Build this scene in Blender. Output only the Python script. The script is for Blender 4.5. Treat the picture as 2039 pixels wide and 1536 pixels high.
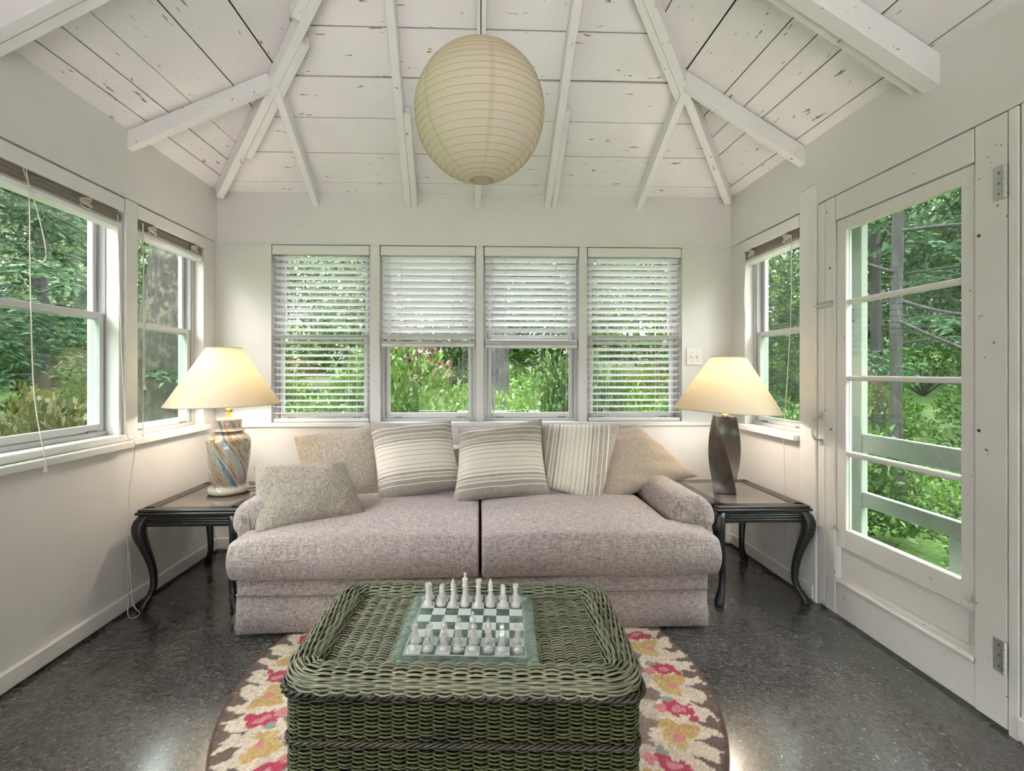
import bpy, bmesh, math, random
import numpy as np
from mathutils import Vector, Matrix, Euler

# ------------------------------------------------------------------ scene, camera, light
scene = bpy.context.scene
for o in list(bpy.data.objects):
    bpy.data.objects.remove(o)
COL = scene.collection
R = random.Random(7)
NR = np.random.RandomState(7)

cam_d = bpy.data.cameras.new('camera')
cam_d.sensor_width = 36.0
cam_d.lens = 36.0 * 920 / 2039
cam_d.shift_x = (1019.5 - 985) / 2039
cam_d.shift_y = (740 - 768) / 2039
cam_d.clip_start = 0.02
cam_d.clip_end = 300
cam = bpy.data.objects.new('camera', cam_d)
COL.objects.link(cam)
cam.location = (0, 0, 1.19)
cam.rotation_euler = (math.pi / 2, 0, -0.0326)
scene.camera = cam

world = bpy.data.worlds.new('overcast_sky')
scene.world = world
world.use_nodes = True
bg = world.node_tree.nodes['Background']
bg.inputs[0].default_value = (1.0, 0.925, 0.985, 1)
bg.inputs[1].default_value = 7.5

scene.view_settings.view_transform = 'Standard'
scene.view_settings.look = 'None'
scene.view_settings.gamma = 1.0
scene.view_settings.use_curve_mapping = False
scene.view_settings.exposure = 1.58
scene.cycles.max_bounces = 6
scene.cycles.diffuse_bounces = 3
scene.cycles.glossy_bounces = 3
scene.cycles.transmission_bounces = 6
scene.cycles.transparent_max_bounces = 12
scene.cycles.caustics_reflective = False
scene.cycles.caustics_refractive = False
scene.cycles.sample_clamp_indirect = 6.0
scene.cycles.use_denoising = True
scene.cycles.use_adaptive_sampling = True
scene.cycles.adaptive_threshold = 0.04
scene.cycles.adaptive_min_samples = 16

# room measures (metres): x to the right, y away from the camera, z up
XL, XR, D, YF = -1.757, 1.739, 3.14, -1.9
EAVE, TRIM, SILL = 2.385, 2.045, 0.825
PB = PL = math.radians(30)
PR = math.radians(32)
TB, TL, TR = math.tan(PB), math.tan(PL), math.tan(PR)

# ------------------------------------------------------------------ helpers
def link(o, parent=None):
    COL.objects.link(o)
    if parent is not None:
        o.parent = parent
    return o

def wloc(o):
    v = Vector((0, 0, 0))
    while o is not None:
        v += o.location
        o = o.parent
    return v

def tag(o, label=None, cat=None, group=None, kind=None):
    if label: o['label'] = label
    if cat: o['category'] = cat
    if group: o['group'] = group
    if kind: o['kind'] = kind
    return o

def empty(name, loc, label=None, cat=None, group=None, kind=None, parent=None):
    o = bpy.data.objects.new(name, None)
    o.empty_display_size = 0.05
    o.location = Vector(loc) - (wloc(parent) if parent else Vector((0, 0, 0)))
    link(o, parent)
    return tag(o, label, cat, group, kind)

class B:
    """collects geometry in world coordinates; build() makes one mesh object"""
    def __init__(s):
        s.v = []; s.f = []; s.n = 0
    def add(s, verts, faces):
        k = s.n
        s.v.append(np.asarray(verts, float).reshape(-1, 3))
        for f in faces:
            s.f.append(tuple(i + k for i in f))
        s.n += len(verts)
        return s
    def box(s, x0, x1, y0, y1, z0, z1, c=0.0):
        return s.obox((x0 + x1) / 2, (y0 + y1) / 2, (z0 + z1) / 2, abs(x1 - x0) / 2, abs(y1 - y0) / 2, abs(z1 - z0) / 2, c)
    def obox(s, cx, cy, cz, hx, hy, hz, c=0.0, m=None):
        c = min(c, hx * .49, hy * .49, hz * .49)
        if c <= 0:
            P = [(sx * hx, sy * hy, sz * hz) for sx in (-1, 1) for sy in (-1, 1) for sz in (-1, 1)]
            F = [(0, 1, 3, 2), (4, 6, 7, 5), (0, 4, 5, 1), (2, 3, 7, 6), (0, 2, 6, 4), (1, 5, 7, 3)]
        else:
            P = []; idx = {}
            for sx in (-1, 1):
                for sy in (-1, 1):
                    for sz in (-1, 1):
                        for a in range(3):
                            h = [hx - c, hy - c, hz - c]; h[a] = (hx, hy, hz)[a]
                            idx[(sx, sy, sz, a)] = len(P)
                            P.append((sx * h[0], sy * h[1], sz * h[2]))
            F = []
            for a in range(3):
                b_, c_ = (a + 1) % 3, (a + 2) % 3
                for sg in (-1, 1):
                    q = []
                    for (sb, sc) in ((-1, -1), (1, -1), (1, 1), (-1, 1)):
                        t = [0, 0, 0]; t[a] = sg; t[b_] = sb; t[c_] = sc
                        q.append(idx[(t[0], t[1], t[2], a)])
                    F.append(tuple(q if sg > 0 else q[::-1]))
                for sb in (-1, 1):
                    for sc in (-1, 1):
                        t0 = [0, 0, 0]; t0[a] = -1; t0[b_] = sb; t0[c_] = sc
                        t1 = list(t0); t1[a] = 1
                        q = (idx[(*t0, b_)], idx[(*t1, b_)], idx[(*t1, c_)], idx[(*t0, c_)])
                        F.append(q if sb * sc > 0 else q[::-1])
            for sx in (-1, 1):
                for sy in (-1, 1):
                    for sz in (-1, 1):
                        q = tuple(idx[(sx, sy, sz, a)] for a in range(3))
                        F.append(q if sx * sy * sz > 0 else q[::-1])
        P = np.array(P)
        if m is not None:
            P = P @ np.array(m.to_3x3()).T
        return s.add(P + np.array([cx, cy, cz]), F)
    def beam(s, p0, p1, up, w, h, c=0.003):
        """box from p0 to p1 (centre line), w sideways, h along up"""
        p0, p1 = Vector(p0), Vector(p1)
        d = (p1 - p0); L = d.length; d.normalize()
        up = Vector(up); sd = d.cross(up).normalized(); up = sd.cross(d).normalized()
        m = Matrix((d, sd, up)).transposed()
        cc = (p0 + p1) / 2
        return s.obox(cc.x, cc.y, cc.z, L / 2, w / 2, h / 2, c, m)
    def prism(s, poly, off):
        """poly: list of 3D points, extruded by vector off"""
        n = len(poly)
        P = [tuple(p) for p in poly] + [tuple(Vector(p) + Vector(off)) for p in poly]
        F = [tuple(range(n))[::-1], tuple(range(n, 2 * n))]
        for i in range(n):
            j = (i + 1) % n
            F.append((i, j, n + j, n + i))
        return s.add(P, F)
    def lathe(s, prof, c=(0, 0, 0), seg=32, cap=True):
        n = len(prof)
        P = []
        for i in range(seg):
            a = 2 * math.pi * i / seg
            for r, z in prof:
                P.append((c[0] + r * math.cos(a), c[1] + r * math.sin(a), c[2] + z))
        F = []
        for i in range(seg):
            j = (i + 1) % seg
            for k in range(n - 1):
                F.append((i * n + k, j * n + k, j * n + k + 1, i * n + k + 1))
        if cap:
            if prof[0][0] > 1e-6: F.append(tuple(i * n for i in range(seg))[::-1])
            if prof[-1][0] > 1e-6: F.append(tuple(i * n + n - 1 for i in range(seg)))
        return s.add(P, F)
    def tube(s, path, r, seg=6, closed=False, cap=True):
        V, F = tube_np(path, r, seg, closed, cap)
        return s.add(V, F)
    def build(s, name, mat, parent=None, origin=None, smooth=False, mods=None):
        V = np.concatenate(s.v)
        if parent is not None:
            base = Vector(parent['_w']) if '_w' in parent else wloc(parent)
            off = np.array(base); loc = (0, 0, 0)
        else:
            if origin is None:
                lo, hi = V.min(0), V.max(0)
                origin = ((lo[0] + hi[0]) / 2, (lo[1] + hi[1]) / 2, lo[2])
            off = np.array(origin); loc = origin
        o = bpy.data.objects.new(name, raw_mesh(name, V - off, s.f, mat, smooth))
        o.location = loc
        return link(o, parent)

def raw_mesh(name, V, F, mat, smooth=False):
    me = bpy.data.meshes.new(name)
    me.from_pydata([tuple(p) for p in np.asarray(V).tolist()], [], F)
    if smooth:
        me.polygons.foreach_set('use_smooth', [True] * len(me.polygons))
        if smooth != 'all':
            try: me.set_sharp_from_angle(angle=math.radians(smooth if smooth is not True else 40))
            except Exception: pass
    if mat: me.materials.append(mat)
    me.update()
    return me

def quads_mesh(name, V, Q, mat, smooth=False):
    """fast path: V (n,3), Q (m,k) index array"""
    V = np.asarray(V, np.float32); Q = np.asarray(Q, np.int32); m, k = Q.shape
    me = bpy.data.meshes.new(name)
    me.vertices.add(len(V)); me.vertices.foreach_set('co', V.ravel())
    me.loops.add(m * k); me.loops.foreach_set('vertex_index', Q.ravel())
    me.polygons.add(m)
    me.polygons.foreach_set('loop_start', np.arange(0, m * k, k, dtype=np.int32))
    if smooth: me.polygons.foreach_set('use_smooth', np.ones(m, dtype=bool))
    me.update(calc_edges=True)
    if mat: me.materials.append(mat)
    return me

def obj(name, me, parent=None, loc=(0, 0, 0), rot=(0, 0, 0)):
    o = bpy.data.objects.new(name, me)
    o.location = loc; o.rotation_euler = rot
    return link(o, parent)

def frames(P, closed=False):
    P = np.asarray(P, float)
    if closed:
        T = np.roll(P, -1, 0) - np.roll(P, 1, 0)
    else:
        T = np.gradient(P, axis=0)
    T /= np.linalg.norm(T, axis=1)[:, None] + 1e-12
    up = np.array([0, 0, 1.0])
    if abs(T[:, 2]).mean() > .8: up = np.array([1.0, 0, 0])
    S = np.cross(T, up); S /= np.linalg.norm(S, axis=1)[:, None] + 1e-12
    U = np.cross(S, T)
    return P, S, U

def tube_np(path, r, seg=6, closed=False, cap=True):
    P, S, U = frames(path, closed)
    n = len(P)
    r = np.broadcast_to(np.asarray(r, float), (n,))
    a = np.arange(seg) * 2 * math.pi / seg
    V = P[:, None] + r[:, None, None] * (S[:, None] * np.cos(a)[None, :, None] + U[:, None] * np.sin(a)[None, :, None])
    V = V.reshape(-1, 3); F = []
    for i in range(n if closed else n - 1):
        ii = (i + 1) % n
        for k in range(seg):
            kk = (k + 1) % seg
            F.append((i * seg + k, i * seg + kk, ii * seg + kk, ii * seg + k))
    if cap and not closed:
        F.append(tuple(range(seg))[::-1]); F.append(tuple(range((n - 1) * seg, n * seg)))
    return V, F

def bez(pts, n=24):
    """Catmull-Rom through the points"""
    P = [np.array(p, float) for p in pts]
    P = [2 * P[0] - P[1]] + P + [2 * P[-1] - P[-2]]
    out = []
    m = len(P) - 3
    for i in range(m):
        for k in range(n):
            t = k / n
            a, b, c, d = P[i:i + 4]
            out.append(.5 * ((2 * b) + (c - a) * t + (2 * a - 5 * b + 4 * c - d) * t * t + (3 * b - a - 3 * c + d) * t ** 3))
    out.append(P[-2])
    return np.array(out)

# ------------------------------------------------------------------ materials
class N:
    def __init__(s, name, color=(.8, .8, .8), rough=.6, **kw):
        s.m = bpy.data.materials.new(name); s.m.use_nodes = True
        s.t = s.m.node_tree; s.b = s.t.nodes['Principled BSDF']
        s.out = s.t.nodes['Material Output']
        s.b.inputs['Base Color'].default_value = (*color, 1)
        s.b.inputs['Roughness'].default_value = rough
        for k, v in kw.items():
            s.b.inputs[k.replace('_', ' ')].default_value = v
        s._c = None
    def node(s, typ, **kw):
        n = s.t.nodes.new(typ)
        for k, v in kw.items(): setattr(n, k, v)
        return n
    def l(s, a, b): s.t.links.new(a, b)
    def set(s, n, key, v):
        if hasattr(v, 'is_output'): s.l(v, n.inputs[key])
        elif isinstance(v, (tuple, list)) and len(v) == 3 and n.inputs[key].type == 'RGBA': n.inputs[key].default_value = (*v, 1)
        else: n.inputs[key].default_value = v
    def co(s, scale=(1, 1, 1), rot=(0, 0, 0), loc=(0, 0, 0), which='Object'):
        tc = s.node('ShaderNodeTexCoord'); mp = s.node('ShaderNodeMapping')
        mp.inputs['Scale'].default_value = scale; mp.inputs['Rotation'].default_value = rot; mp.inputs['Location'].default_value = loc
        s.l(tc.outputs[which], mp.inputs[0]); return mp.outputs[0]
    def noise(s, co, scale=5, detail=3, rough=.5, dist=0.0, out='Fac'):
        n = s.node('ShaderNodeTexNoise')
        if co is not None: s.l(co, n.inputs['Vector'])
        n.inputs['Scale'].default_value = scale; n.inputs['Detail'].default_value = detail
        n.inputs['Roughness'].default_value = rough; n.inputs['Distortion'].default_value = dist
        return n.outputs[out]
    def vor(s, co, scale=5, feature='F1', out='Distance', rnd=1.0):
        n = s.node('ShaderNodeTexVoronoi', feature=feature)
        s.l(co, n.inputs['Vector']); n.inputs['Scale'].default_value = scale; n.inputs['Randomness'].default_value = rnd
        return n.outputs[out]
    def wave(s, co, scale=5, dist=0.0, dscale=1.0, axis='X', detail=2):
        n = s.node('ShaderNodeTexWave', bands_direction=axis)
        s.l(co, n.inputs['Vector']); n.inputs['Scale'].default_value = scale
        n.inputs['Distortion'].default_value = dist; n.inputs['Detail Scale'].default_value = dscale; n.inputs['Detail'].default_value = detail
        return n.outputs['Fac']
    def ramp(s, fac, stops, mode='LINEAR'):
        n = s.node('ShaderNodeValToRGB'); n.color_ramp.interpolation = mode
        e = n.color_ramp.elements
        while len(e) < len(stops): e.new(0.5)
        for k, (p, c) in enumerate(stops):
            e[k].position = p; e[k].color = (*c, 1) if len(c) == 3 else c
        s.l(fac, n.inputs[0]); return n.outputs[0]
    def fr(s, fac, a, b, lo=0.0, hi=1.0):
        n = s.node('ShaderNodeMapRange'); s.set(n, 'Value', fac)
        n.inputs['From Min'].default_value = a; n.inputs['From Max'].default_value = b
        n.inputs['To Min'].default_value = lo; n.inputs['To Max'].default_value = hi
        return n.outputs[0]
    def mix(s, fac, a, b, mode='MIX'):
        n = s.node('ShaderNodeMix', data_type='RGBA', blend_type=mode)
        s.set(n, 0, fac); 
        for i, v in ((6, a), (7, b)):
            if hasattr(v, 'is_output'): s.l(v, n.inputs[i])
            else: n.inputs[i].default_value = (*v, 1)
        return n.outputs[2]
    def math(s, op, a, b=0.0):
        n = s.node('ShaderNodeMath', operation=op); s.set(n, 0, a); s.set(n, 1, b); return n.outputs[0]
    def sep(s, co):
        n = s.node('ShaderNodeSeparateXYZ'); s.l(co, n.inputs[0]); return n.outputs
    def bump(s, h, strength=.3, dist=.01):
        n = s.node('ShaderNodeBump'); n.inputs['Strength'].default_value = strength; n.inputs['Distance'].default_value = dist
        s.l(h, n.inputs['Height']); s.l(n.outputs[0], s.b.inputs['Normal']); return n.outputs[0]
    def base(s, c): s.set(s.b, 'Base Color', c); return s
    def rough(s, c): s.set(s.b, 'Roughness', c); return s

def paint(name, color, rough=.45, chips=0.0, grain=0.0, axis=None):
    n = N(name, color, rough)
    co = n.co()
    a = n.noise(co, 3, 4)
    c2 = tuple(k * .95 for k in color)
    base = n.mix(n.fr(a, .35, .65), color, c2)
    if chips:
        sc = {'X': (7, 40, 40), 'Y': (40, 7, 40), None: (25, 25, 25)}[axis]
        k = n.noise(n.co(sc), 1.0, 3, .65)
        mask = n.fr(k, .72 - .02 * chips, .735 - .02 * chips)
        k2 = n.noise(n.co(tuple(v * 1.4 for v in sc), loc=(4, 2, 7)), 1.0, 2, .6)
        mask2 = n.fr(k2, .735, .75)
        base = n.mix(mask, base, (.22, .21, .20))
        base = n.mix(mask2, base, (.30, .17, .10))
    n.base(base)
    if grain:
        sc = {'X': (3, 90, 90), 'Y': (90, 3, 90), None: (60, 60, 60)}[axis]
        n.bump(n.noise(n.co(sc), 1, 4), grain, .004)
    return n.m

M_WALL = paint('wall_paint', (.79, .77, .765), .5, grain=.06)
M_FRIEZE = paint('frieze_paint', (.77, .75, .74), .5, grain=.05)
M_TRIM = paint('trim_paint', (.82, .81, .79), .4, grain=.05)
M_DOOR = paint('door_paint', (.79, .775, .755), .42, chips=.1, grain=.12)
M_BOARD_X = paint('ceiling_board_paint_across', (.88, .85, .855), .5, chips=2.4, grain=.3, axis='X')
M_BOARD_Y = paint('ceiling_board_paint_along', (.88, .85, .855), .5, chips=2.4, grain=.3, axis='Y')
M_RAFTER = paint('rafter_paint', (.86, .845, .845), .5, chips=.5, grain=.15)
M_ALU = N('white_aluminium', (.56, .56, .57), .35).m
M_SASH = N('sash_vinyl', (.66, .66, .665), .35).m
M_TRACK = N('grey_track', (.42, .42, .43), .4).m
M_DARKGAP = N('dark_roof_felt', (.035, .03, .028), .9).m
M_BLIND = N('blind_slat_white', (.84, .85, .86), .45).m
M_VALANCE = N('valance_white', (.80, .79, .77), .45).m
M_STACKSLAT = N('grey_brown_slat_edge', (.30, .265, .215), .5).m  # darker grey-brown than the white slats
M_CORD = N('cotton_cord', (.72, .67, .58), .8).m
M_PLASTIC = N('switch_plastic', (.86, .84, .80), .3).m
M_STEEL = N('painted_steel_hardware', (.55, .56, .54), .35, Metallic=.6).m
M_DARKSTEEL = N('latch_dark', (.25, .25, .25), .4, Metallic=.5).m
M_ROOF = N('roof_shingle', (.08, .08, .08), .9).m

def glass_pane(name, tint, refl, haze=0.0, haze_col=(.55, .66, .58)):
    n = N(name)
    tr = n.node('ShaderNodeBsdfTransparent'); tr.inputs[0].default_value = (*tint, 1)
    gl = n.node('ShaderNodeBsdfGlossy'); gl.inputs['Roughness'].default_value = .02
    gl.inputs[0].default_value = (.9, .95, .92, 1)
    lw = n.node('ShaderNodeLayerWeight'); lw.inputs[0].default_value = .5
    fz = n.math('ADD', n.math('MULTIPLY', n.math('POWER', lw.outputs['Facing'], 5.0), .9), .04)
    mx = n.node('ShaderNodeMixShader')
    n.l(n.math('MULTIPLY', fz, refl), mx.inputs[0])
    n.l(tr.outputs[0], mx.inputs[1]); n.l(gl.outputs[0], mx.inputs[2])
    last = mx.outputs[0]
    if haze:  # diffuse veil painted in for haze and light passing through the glass
        df = n.node('ShaderNodeBsdfDiffuse'); df.inputs[0].default_value = (*haze_col, 1)
        m2 = n.node('ShaderNodeMixShader')
        n.l(n.fr(n.noise(n.co(), 4, 4), .35, .7, haze * .4, haze), m2.inputs[0])
        n.l(last, m2.inputs[1]); n.l(df.outputs[0], m2.inputs[2]); last = m2.outputs[0]
    n.l(last, n.out.inputs[0])
    return n.m
M_GLASS = glass_pane('window_glass', (.94, .97, .95), 1.2)
M_GLASS_SCREEN = glass_pane('screened_window_glass', (.78, .87, .81), 1.2, .028)
M_GLASS_DOOR = glass_pane('door_glass', (.86, .94, .89), 1.2, .022)

# wood floor paint: dark, wet-looking, stippled
def floor_mat():
    n = N('dark_stippled_floor_paint', (.05, .046, .044), .3)
    co = n.co()
    big = n.noise(co, 1.6, 4)
    c = n.ramp(big, [(.3, (.055, .052, .051)), (.55, (.092, .084, .081)), (.75, (.145, .122, .108))])
    sp = n.noise(n.co((1, 1, 1), loc=(3, 5, 0)), 95, 1)
    c = n.mix(n.fr(sp, .725, .74), c, (.5, .48, .45))
    n.base(c)
    n.rough(n.fr(n.noise(co, 5, 3), .3, .7, .17, .36))
    st = n.noise(n.co((1, 1, 1), rot=(0, 0, .5)), 55, 2, .5, .8)
    st2 = n.noise(co, 14, 2)
    n.bump(n.math('ADD', st, n.math('MULTIPLY', st2, .5)), 1.0, .060)
    n.b.inputs['Specular IOR Level'].default_value = .7
    n.b.inputs['Coat Weight'].default_value = .8; n.b.inputs['Coat Roughness'].default_value = .19; n.b.inputs['Coat IOR'].default_value = 1.9
    return n.m
M_FLOOR = floor_mat()

# ------------------------------------------------------------------ room shell
def wb(b, side, a0, a1, z0, z1, d0, d1, c=0.002):
    """box on a wall: a along the wall, d = distance from the wall face into the room"""
    if side == 'back': return b.box(a0, a1, D - d1, D - d0, z0, z1, c)
    if side == 'left': return b.box(XL + d0, XL + d1, a0, a1, z0, z1, c)
    if side == 'right': return b.box(XR - d1, XR - d0, a0, a1, z0, z1, c)
    if side == 'front': return b.box(a0, a1, YF + d0, YF + d1, z0, z1, c)

def wpt(side, a, z, d):
    return {'back': (a, D - d, z), 'left': (XL + d, a, z), 'right': (XR - d, a, z), 'front': (a, YF + d, z)}[side]

WT = .15   # wall thickness
tag(B().box(XL - WT, XR + WT, YF - WT, D + WT, -.12, 0).build('floor', M_FLOOR), kind='structure')

# back wall: lower panel, posts, frieze
BACKWIN = [(-1.394, -.738), (-.674, -.024), (.027, .680), (.735, 1.394)]
b = B()
wb(b, 'back', XL - WT, XR + WT, 0, SILL, -WT, 0, 0)
wb(b, 'back', XL - WT, XR + WT, TRIM, EAVE + .03, -WT, .006, 0)
edges = [XL - WT] + [v for w in BACKWIN for v in w] + [XR + WT]
for i in range(0, len(edges), 2):
    wb(b, 'back', edges[i], edges[i + 1], SILL, TRIM, -WT, 0, 0)
tag(b.build('wall_back', M_WALL), kind='structure')

LEFTWIN = [(1.06, 2.31), (2.42, 3.00)]
b = B()
wb(b, 'left', YF, D, 0, SILL, -WT, 0, 0)
wb(b, 'left', YF, D, TRIM + .004, EAVE + .03, -WT, .012, 0)
wb(b, 'left', YF, D, TRIM - .003, TRIM + .006, -WT, -.006, 0)
for a0, a1 in ((3.00, D), (2.31, 2.42), (.95, 1.06), (-.30, -.19), (YF, -1.55)):
    wb(b, 'left', a0, a1, SILL, TRIM, -WT, 0, 0)
tag(b.build('wall_left', M_WALL), kind='structure')

b = B()
wb(b, 'right', 2.315, D, 0, SILL, -WT, 0, 0)
wb(b, 'right', YF, D, TRIM + .004, EAVE + .03, -WT, .008, 0)
wb(b, 'right', 2.44, D, TRIM - .003, TRIM + .006, -WT, -.006, 0)
wb(b, 'right', 2.975, D, SILL, TRIM, -WT, 0, 0)
wb(b, 'right', 2.315, 2.44, SILL, TRIM + .01, -WT, -.002, 0)
wb(b, 'right', YF, 1.425, 0, TRIM, -WT, 0, 0)
tag(b.build('wall_right', M_WALL), kind='structure')

# front wall behind the camera: a wide unglazed opening, invented to let daylight in
b = B()
wb(b, 'front', XL - WT, -1.15, 0, EAVE + .03, -WT, 0, 0)
wb(b, 'front', 1.15, XR + WT, 0, EAVE + .03, -WT, 0, 0)
wb(b, 'front', -1.15, 1.15, 2.10, EAVE + .03, -WT, 0, 0)
b.prism([(XL - WT, YF, EAVE + .03), (XR + WT, YF, EAVE + .03), (.061, YF, 3.5)], (0, -WT, 0))
tag(b.build('wall_front', M_WALL), kind='structure')
b = B()
for x in (-1.15, -.025, 1.10): b.box(x, x + .05, YF - .11, YF - .05, 0, 2.10)
b.box(-1.15, 1.15, YF - .11, YF - .05, 2.05, 2.10); b.box(-1.15, 1.15, YF - .11, YF - .05, 0, .06)
tag(b.build('trim_1', M_TRIM), kind='structure')

# baseboards
for side, a0, a1, nm in (('left', YF, D, 'left'), ('right', 2.33, D, 'right'), ('back', XL, XR, 'back'), ('right', YF, 1.425, 'front_right')):
    b = B()
    wb(b, side, a0, a1, .012, .085, 0, .022, .005)
    tag(b.build('baseboard_' + nm, M_TRIM), kind='structure')

# sills and corner boards
b = B()
wb(b, 'left', YF, 2.345, SILL - .012, SILL + .022, -.06, .05, .004)
wb(b, 'left', YF, 2.345, SILL + .022, SILL + .055, -.12, .018, .004)
wb(b, 'left', 2.345, 3.02, SILL - .005, SILL + .028, -.10, .040, .004)
tag(b.build('trim_2', M_TRIM), kind='structure')
b = B(); wb(b, 'back', XL, XR, SILL - .008, SILL + .018, 0, .014, .003)
wb(b, 'back', -1.40, 1.40, SILL + .002, SILL + .022, -.10, .012, .003)
tag(b.build('trim_3', M_TRIM), kind='structure')
b = B(); wb(b, 'right', 2.44, 3.03, SILL - .012, SILL + .022, -.10, .045, .004)
tag(b.build('trim_4', M_TRIM), kind='structure')
# window posts of the left wall, set proud
b = B(); wb(b, 'left', 2.335, 2.415, SILL + .028, TRIM, 0, .016, .003)
tag(b.build('trim_5', M_TRIM), kind='structure')
# wide casing between the side window and the door
b = B(); wb(b, 'right', 2.315, 2.437, .0, 2.15, -.001, .016, .003)
tag(b.build('trim_6', M_TRIM), kind='structure')
# thin lipping under the frieze of the back wall
b = B(); wb(b, 'back', XL, XR, TRIM - .004, TRIM + .008, 0, .011, .003)
tag(b.build('trim_7', M_TRIM), kind='structure')
# door jamb on the hinge side and casing board beyond it
b = B(); wb(b, 'right', 1.425, 1.456, 0, TRIM, -.05, .012, .003); wb(b, 'right', 1.30, 1.420, .0, TRIM, 0, .012, .003)
tag(b.build('trim_8', M_TRIM), kind='structure')

# ------------------------------------------------------------------ windows
WN = [0]
def window(side, a0, a1, z0, z1, meet, screen=True):
    WN[0] += 1
    c = wpt(side, (a0 + a1) / 2, z0, -.08)
    w = empty('window_%d' % WN[0], c, kind='structure')
    def ring(b, a0, a1, z0, z1, d0, d1, t, tb=None, tt=None):
        tb = t if tb is None else tb; tt = t if tt is None else tt
        wb(b, side, a0, a0 + t, z0, z1, d0, d1); wb(b, side, a1 - t, a1, z0, z1, d0, d1)
        wb(b, side, a0 + t, a1 - t, z0, z0 + tb, d0, d1); wb(b, side, a0 + t, a1 - t, z1 - tt, z1, d0, d1)
    b = B(); ring(b, a0, a1, z0, z1, -.145, -.055, .022); b.build('frame', M_ALU, w)
    b = B()
    for a in (a0 + .022, a1 - .030):
        wb(b, side, a, a + .008, z0 + .02, z1 - .02, -.135, -.062, 0)
    b.build('track', M_TRACK, w)
    # lower sash (inside), upper sash (outside)
    A0, A1 = a0 + .032, a1 - .032
    b = B(); ring(b, A0, A1, z0 + .022, meet + .018, -.088, -.066, .024, .036, .028); s = b.build('lower_sash', M_SASH, w)
    b = B(); wb(b, side, A0 + .024, A1 - .024, z0 + .058, meet - .010, -.079, -.075, 0); b.build('pane', M_GLASS_SCREEN if screen else M_GLASS, w)
    b = B(); ring(b, A0, A1, meet - .015, z1 - .02, -.120, -.098, .024, .026, .03); b.build('upper_sash', M_SASH, w)
    b = B(); wb(b, side, A0 + .024, A1 - .024, meet + .011, z1 - .05, -.111, -.107, 0); b.build('pane', M_GLASS, w)
    for a in (A0 + .05, A1 - .10):
        b = B(); wb(b, side, a, a + .055, z0 + .020, z0 + .030, -.066, -.058, .001); b.build('latch', M_DARKSTEEL, w)
    return w

for a0, a1 in BACKWIN: window('back', a0, a1, SILL + .022, TRIM, 1.425, False)
window('left', 1.06, 2.335, SILL + .055, TRIM, 1.455)
window('left', 2.415, 3.00, SILL + .028, TRIM, 1.435)
window('left', -.19, .95, SILL + .055, TRIM, 1.455)  # this window and the next are unseen, added to admit more daylight
window('left', -1.55, -.30, SILL + .055, TRIM, 1.455)
window('right', 2.44, 2.975, SILL + .022, TRIM, 1.425)

# ------------------------------------------------------------------ door (hinged on the near side)
b = B()
for q in ((2.288, 2.315, 0, 2.06), (1.425, 1.475, 0, 2.06), (1.475, 2.288, 2.02, 2.06)): wb(b, 'right', *q, -.075, -.034, 0)
tag(b.build('trim_9', M_TRIM), kind='structure')
d1 = empty('door_1', (XR, 1.88, 0), kind='structure')
DB = lambda a0, a1, z0, z1, e0, e1, c=.003: wb(B(), 'right', a0, a1, z0, z1, e0, e1, c)
# outer leaf: stiles, head, bottom rail
DB(2.262, 2.312, .012, 2.044, -.030, .008).build('stile', M_DOOR, d1)
DB(2.196, 2.258, .012, 2.044, -.030, .010).build('stile', M_DOOR, d1)
DB(1.460, 1.560, .012, 2.044, -.030, .010).build('stile', M_DOOR, d1)
DB(1.563, 2.192, 1.925, 2.044, -.030, .010).build('head_rail', M_DOOR, d1)
DB(1.563, 2.192, .012, .168, -.030, .006).build('bottom_rail', M_DOOR, d1)
DB(1.563, 2.192, .168, .186, -.030, .014, .006).build('ledge', M_DOOR, d1)
DB(1.563, 2.192, .186, .340, -.030, -.016).build('panel', M_DOOR, d1)
DB(1.60, 2.16, .215, .318, -.018, -.010, .004).build('panel_field', M_DOOR, d1)
# glazed sash inside the leaf
DB(2.136, 2.190, .345, 1.920, -.028, .004).build('sash_stile', M_DOOR, d1)
DB(1.566, 1.612, .345, 1.920, -.028, .004).build('sash_stile', M_DOOR, d1)
DB(1.612, 2.136, 1.862, 1.920, -.028, .004).build('sash_rail', M_DOOR, d1)
DB(1.612, 2.136, .345, .440, -.028, .004).build('sash_rail', M_DOOR, d1)
zs = [.440, .800, 1.158, 1.518, 1.862]
for k in (1, 2, 3): DB(1.612, 2.136, zs[k] - .012, zs[k] + .012, -.026, .002, .005).build('muntin', M_DOOR, d1)
for k in range(4): DB(1.612, 2.136, zs[k] + (.012 if k else 0), zs[k + 1] - (.012 if k < 3 else 0), -.016, -.012, 0).build('pane', M_GLASS_DOOR, d1)
# hinges
for z in (.245, 1.815):
    h = B(); wb(h, 'right', 1.462, 1.500, z - .055, z + .055, .010, .0125, .001)
    h = h.build('hinge', M_STEEL, d1)
    k = B()
    for q in range(5): k.lathe([(.006, -.0105), (.0065, -.009), (.0065, .009), (.006, .0105)], (XR - .018, 1.459, z - .044 + q * .022), 10)
    k.build('knuckle', M_STEEL, h)
    for q in (-.035, 0, .035):
        s = B(); s.lathe([(.004, 0), (.003, .0015)], (0, 0, 0), 8)
        s = B(); wb(s, 'right', 1.478, 1.485, z + q - .0035, z + q + .0035, .0125, .0135, .001); s.build('screw', M_DARKSTEEL, h)
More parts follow.
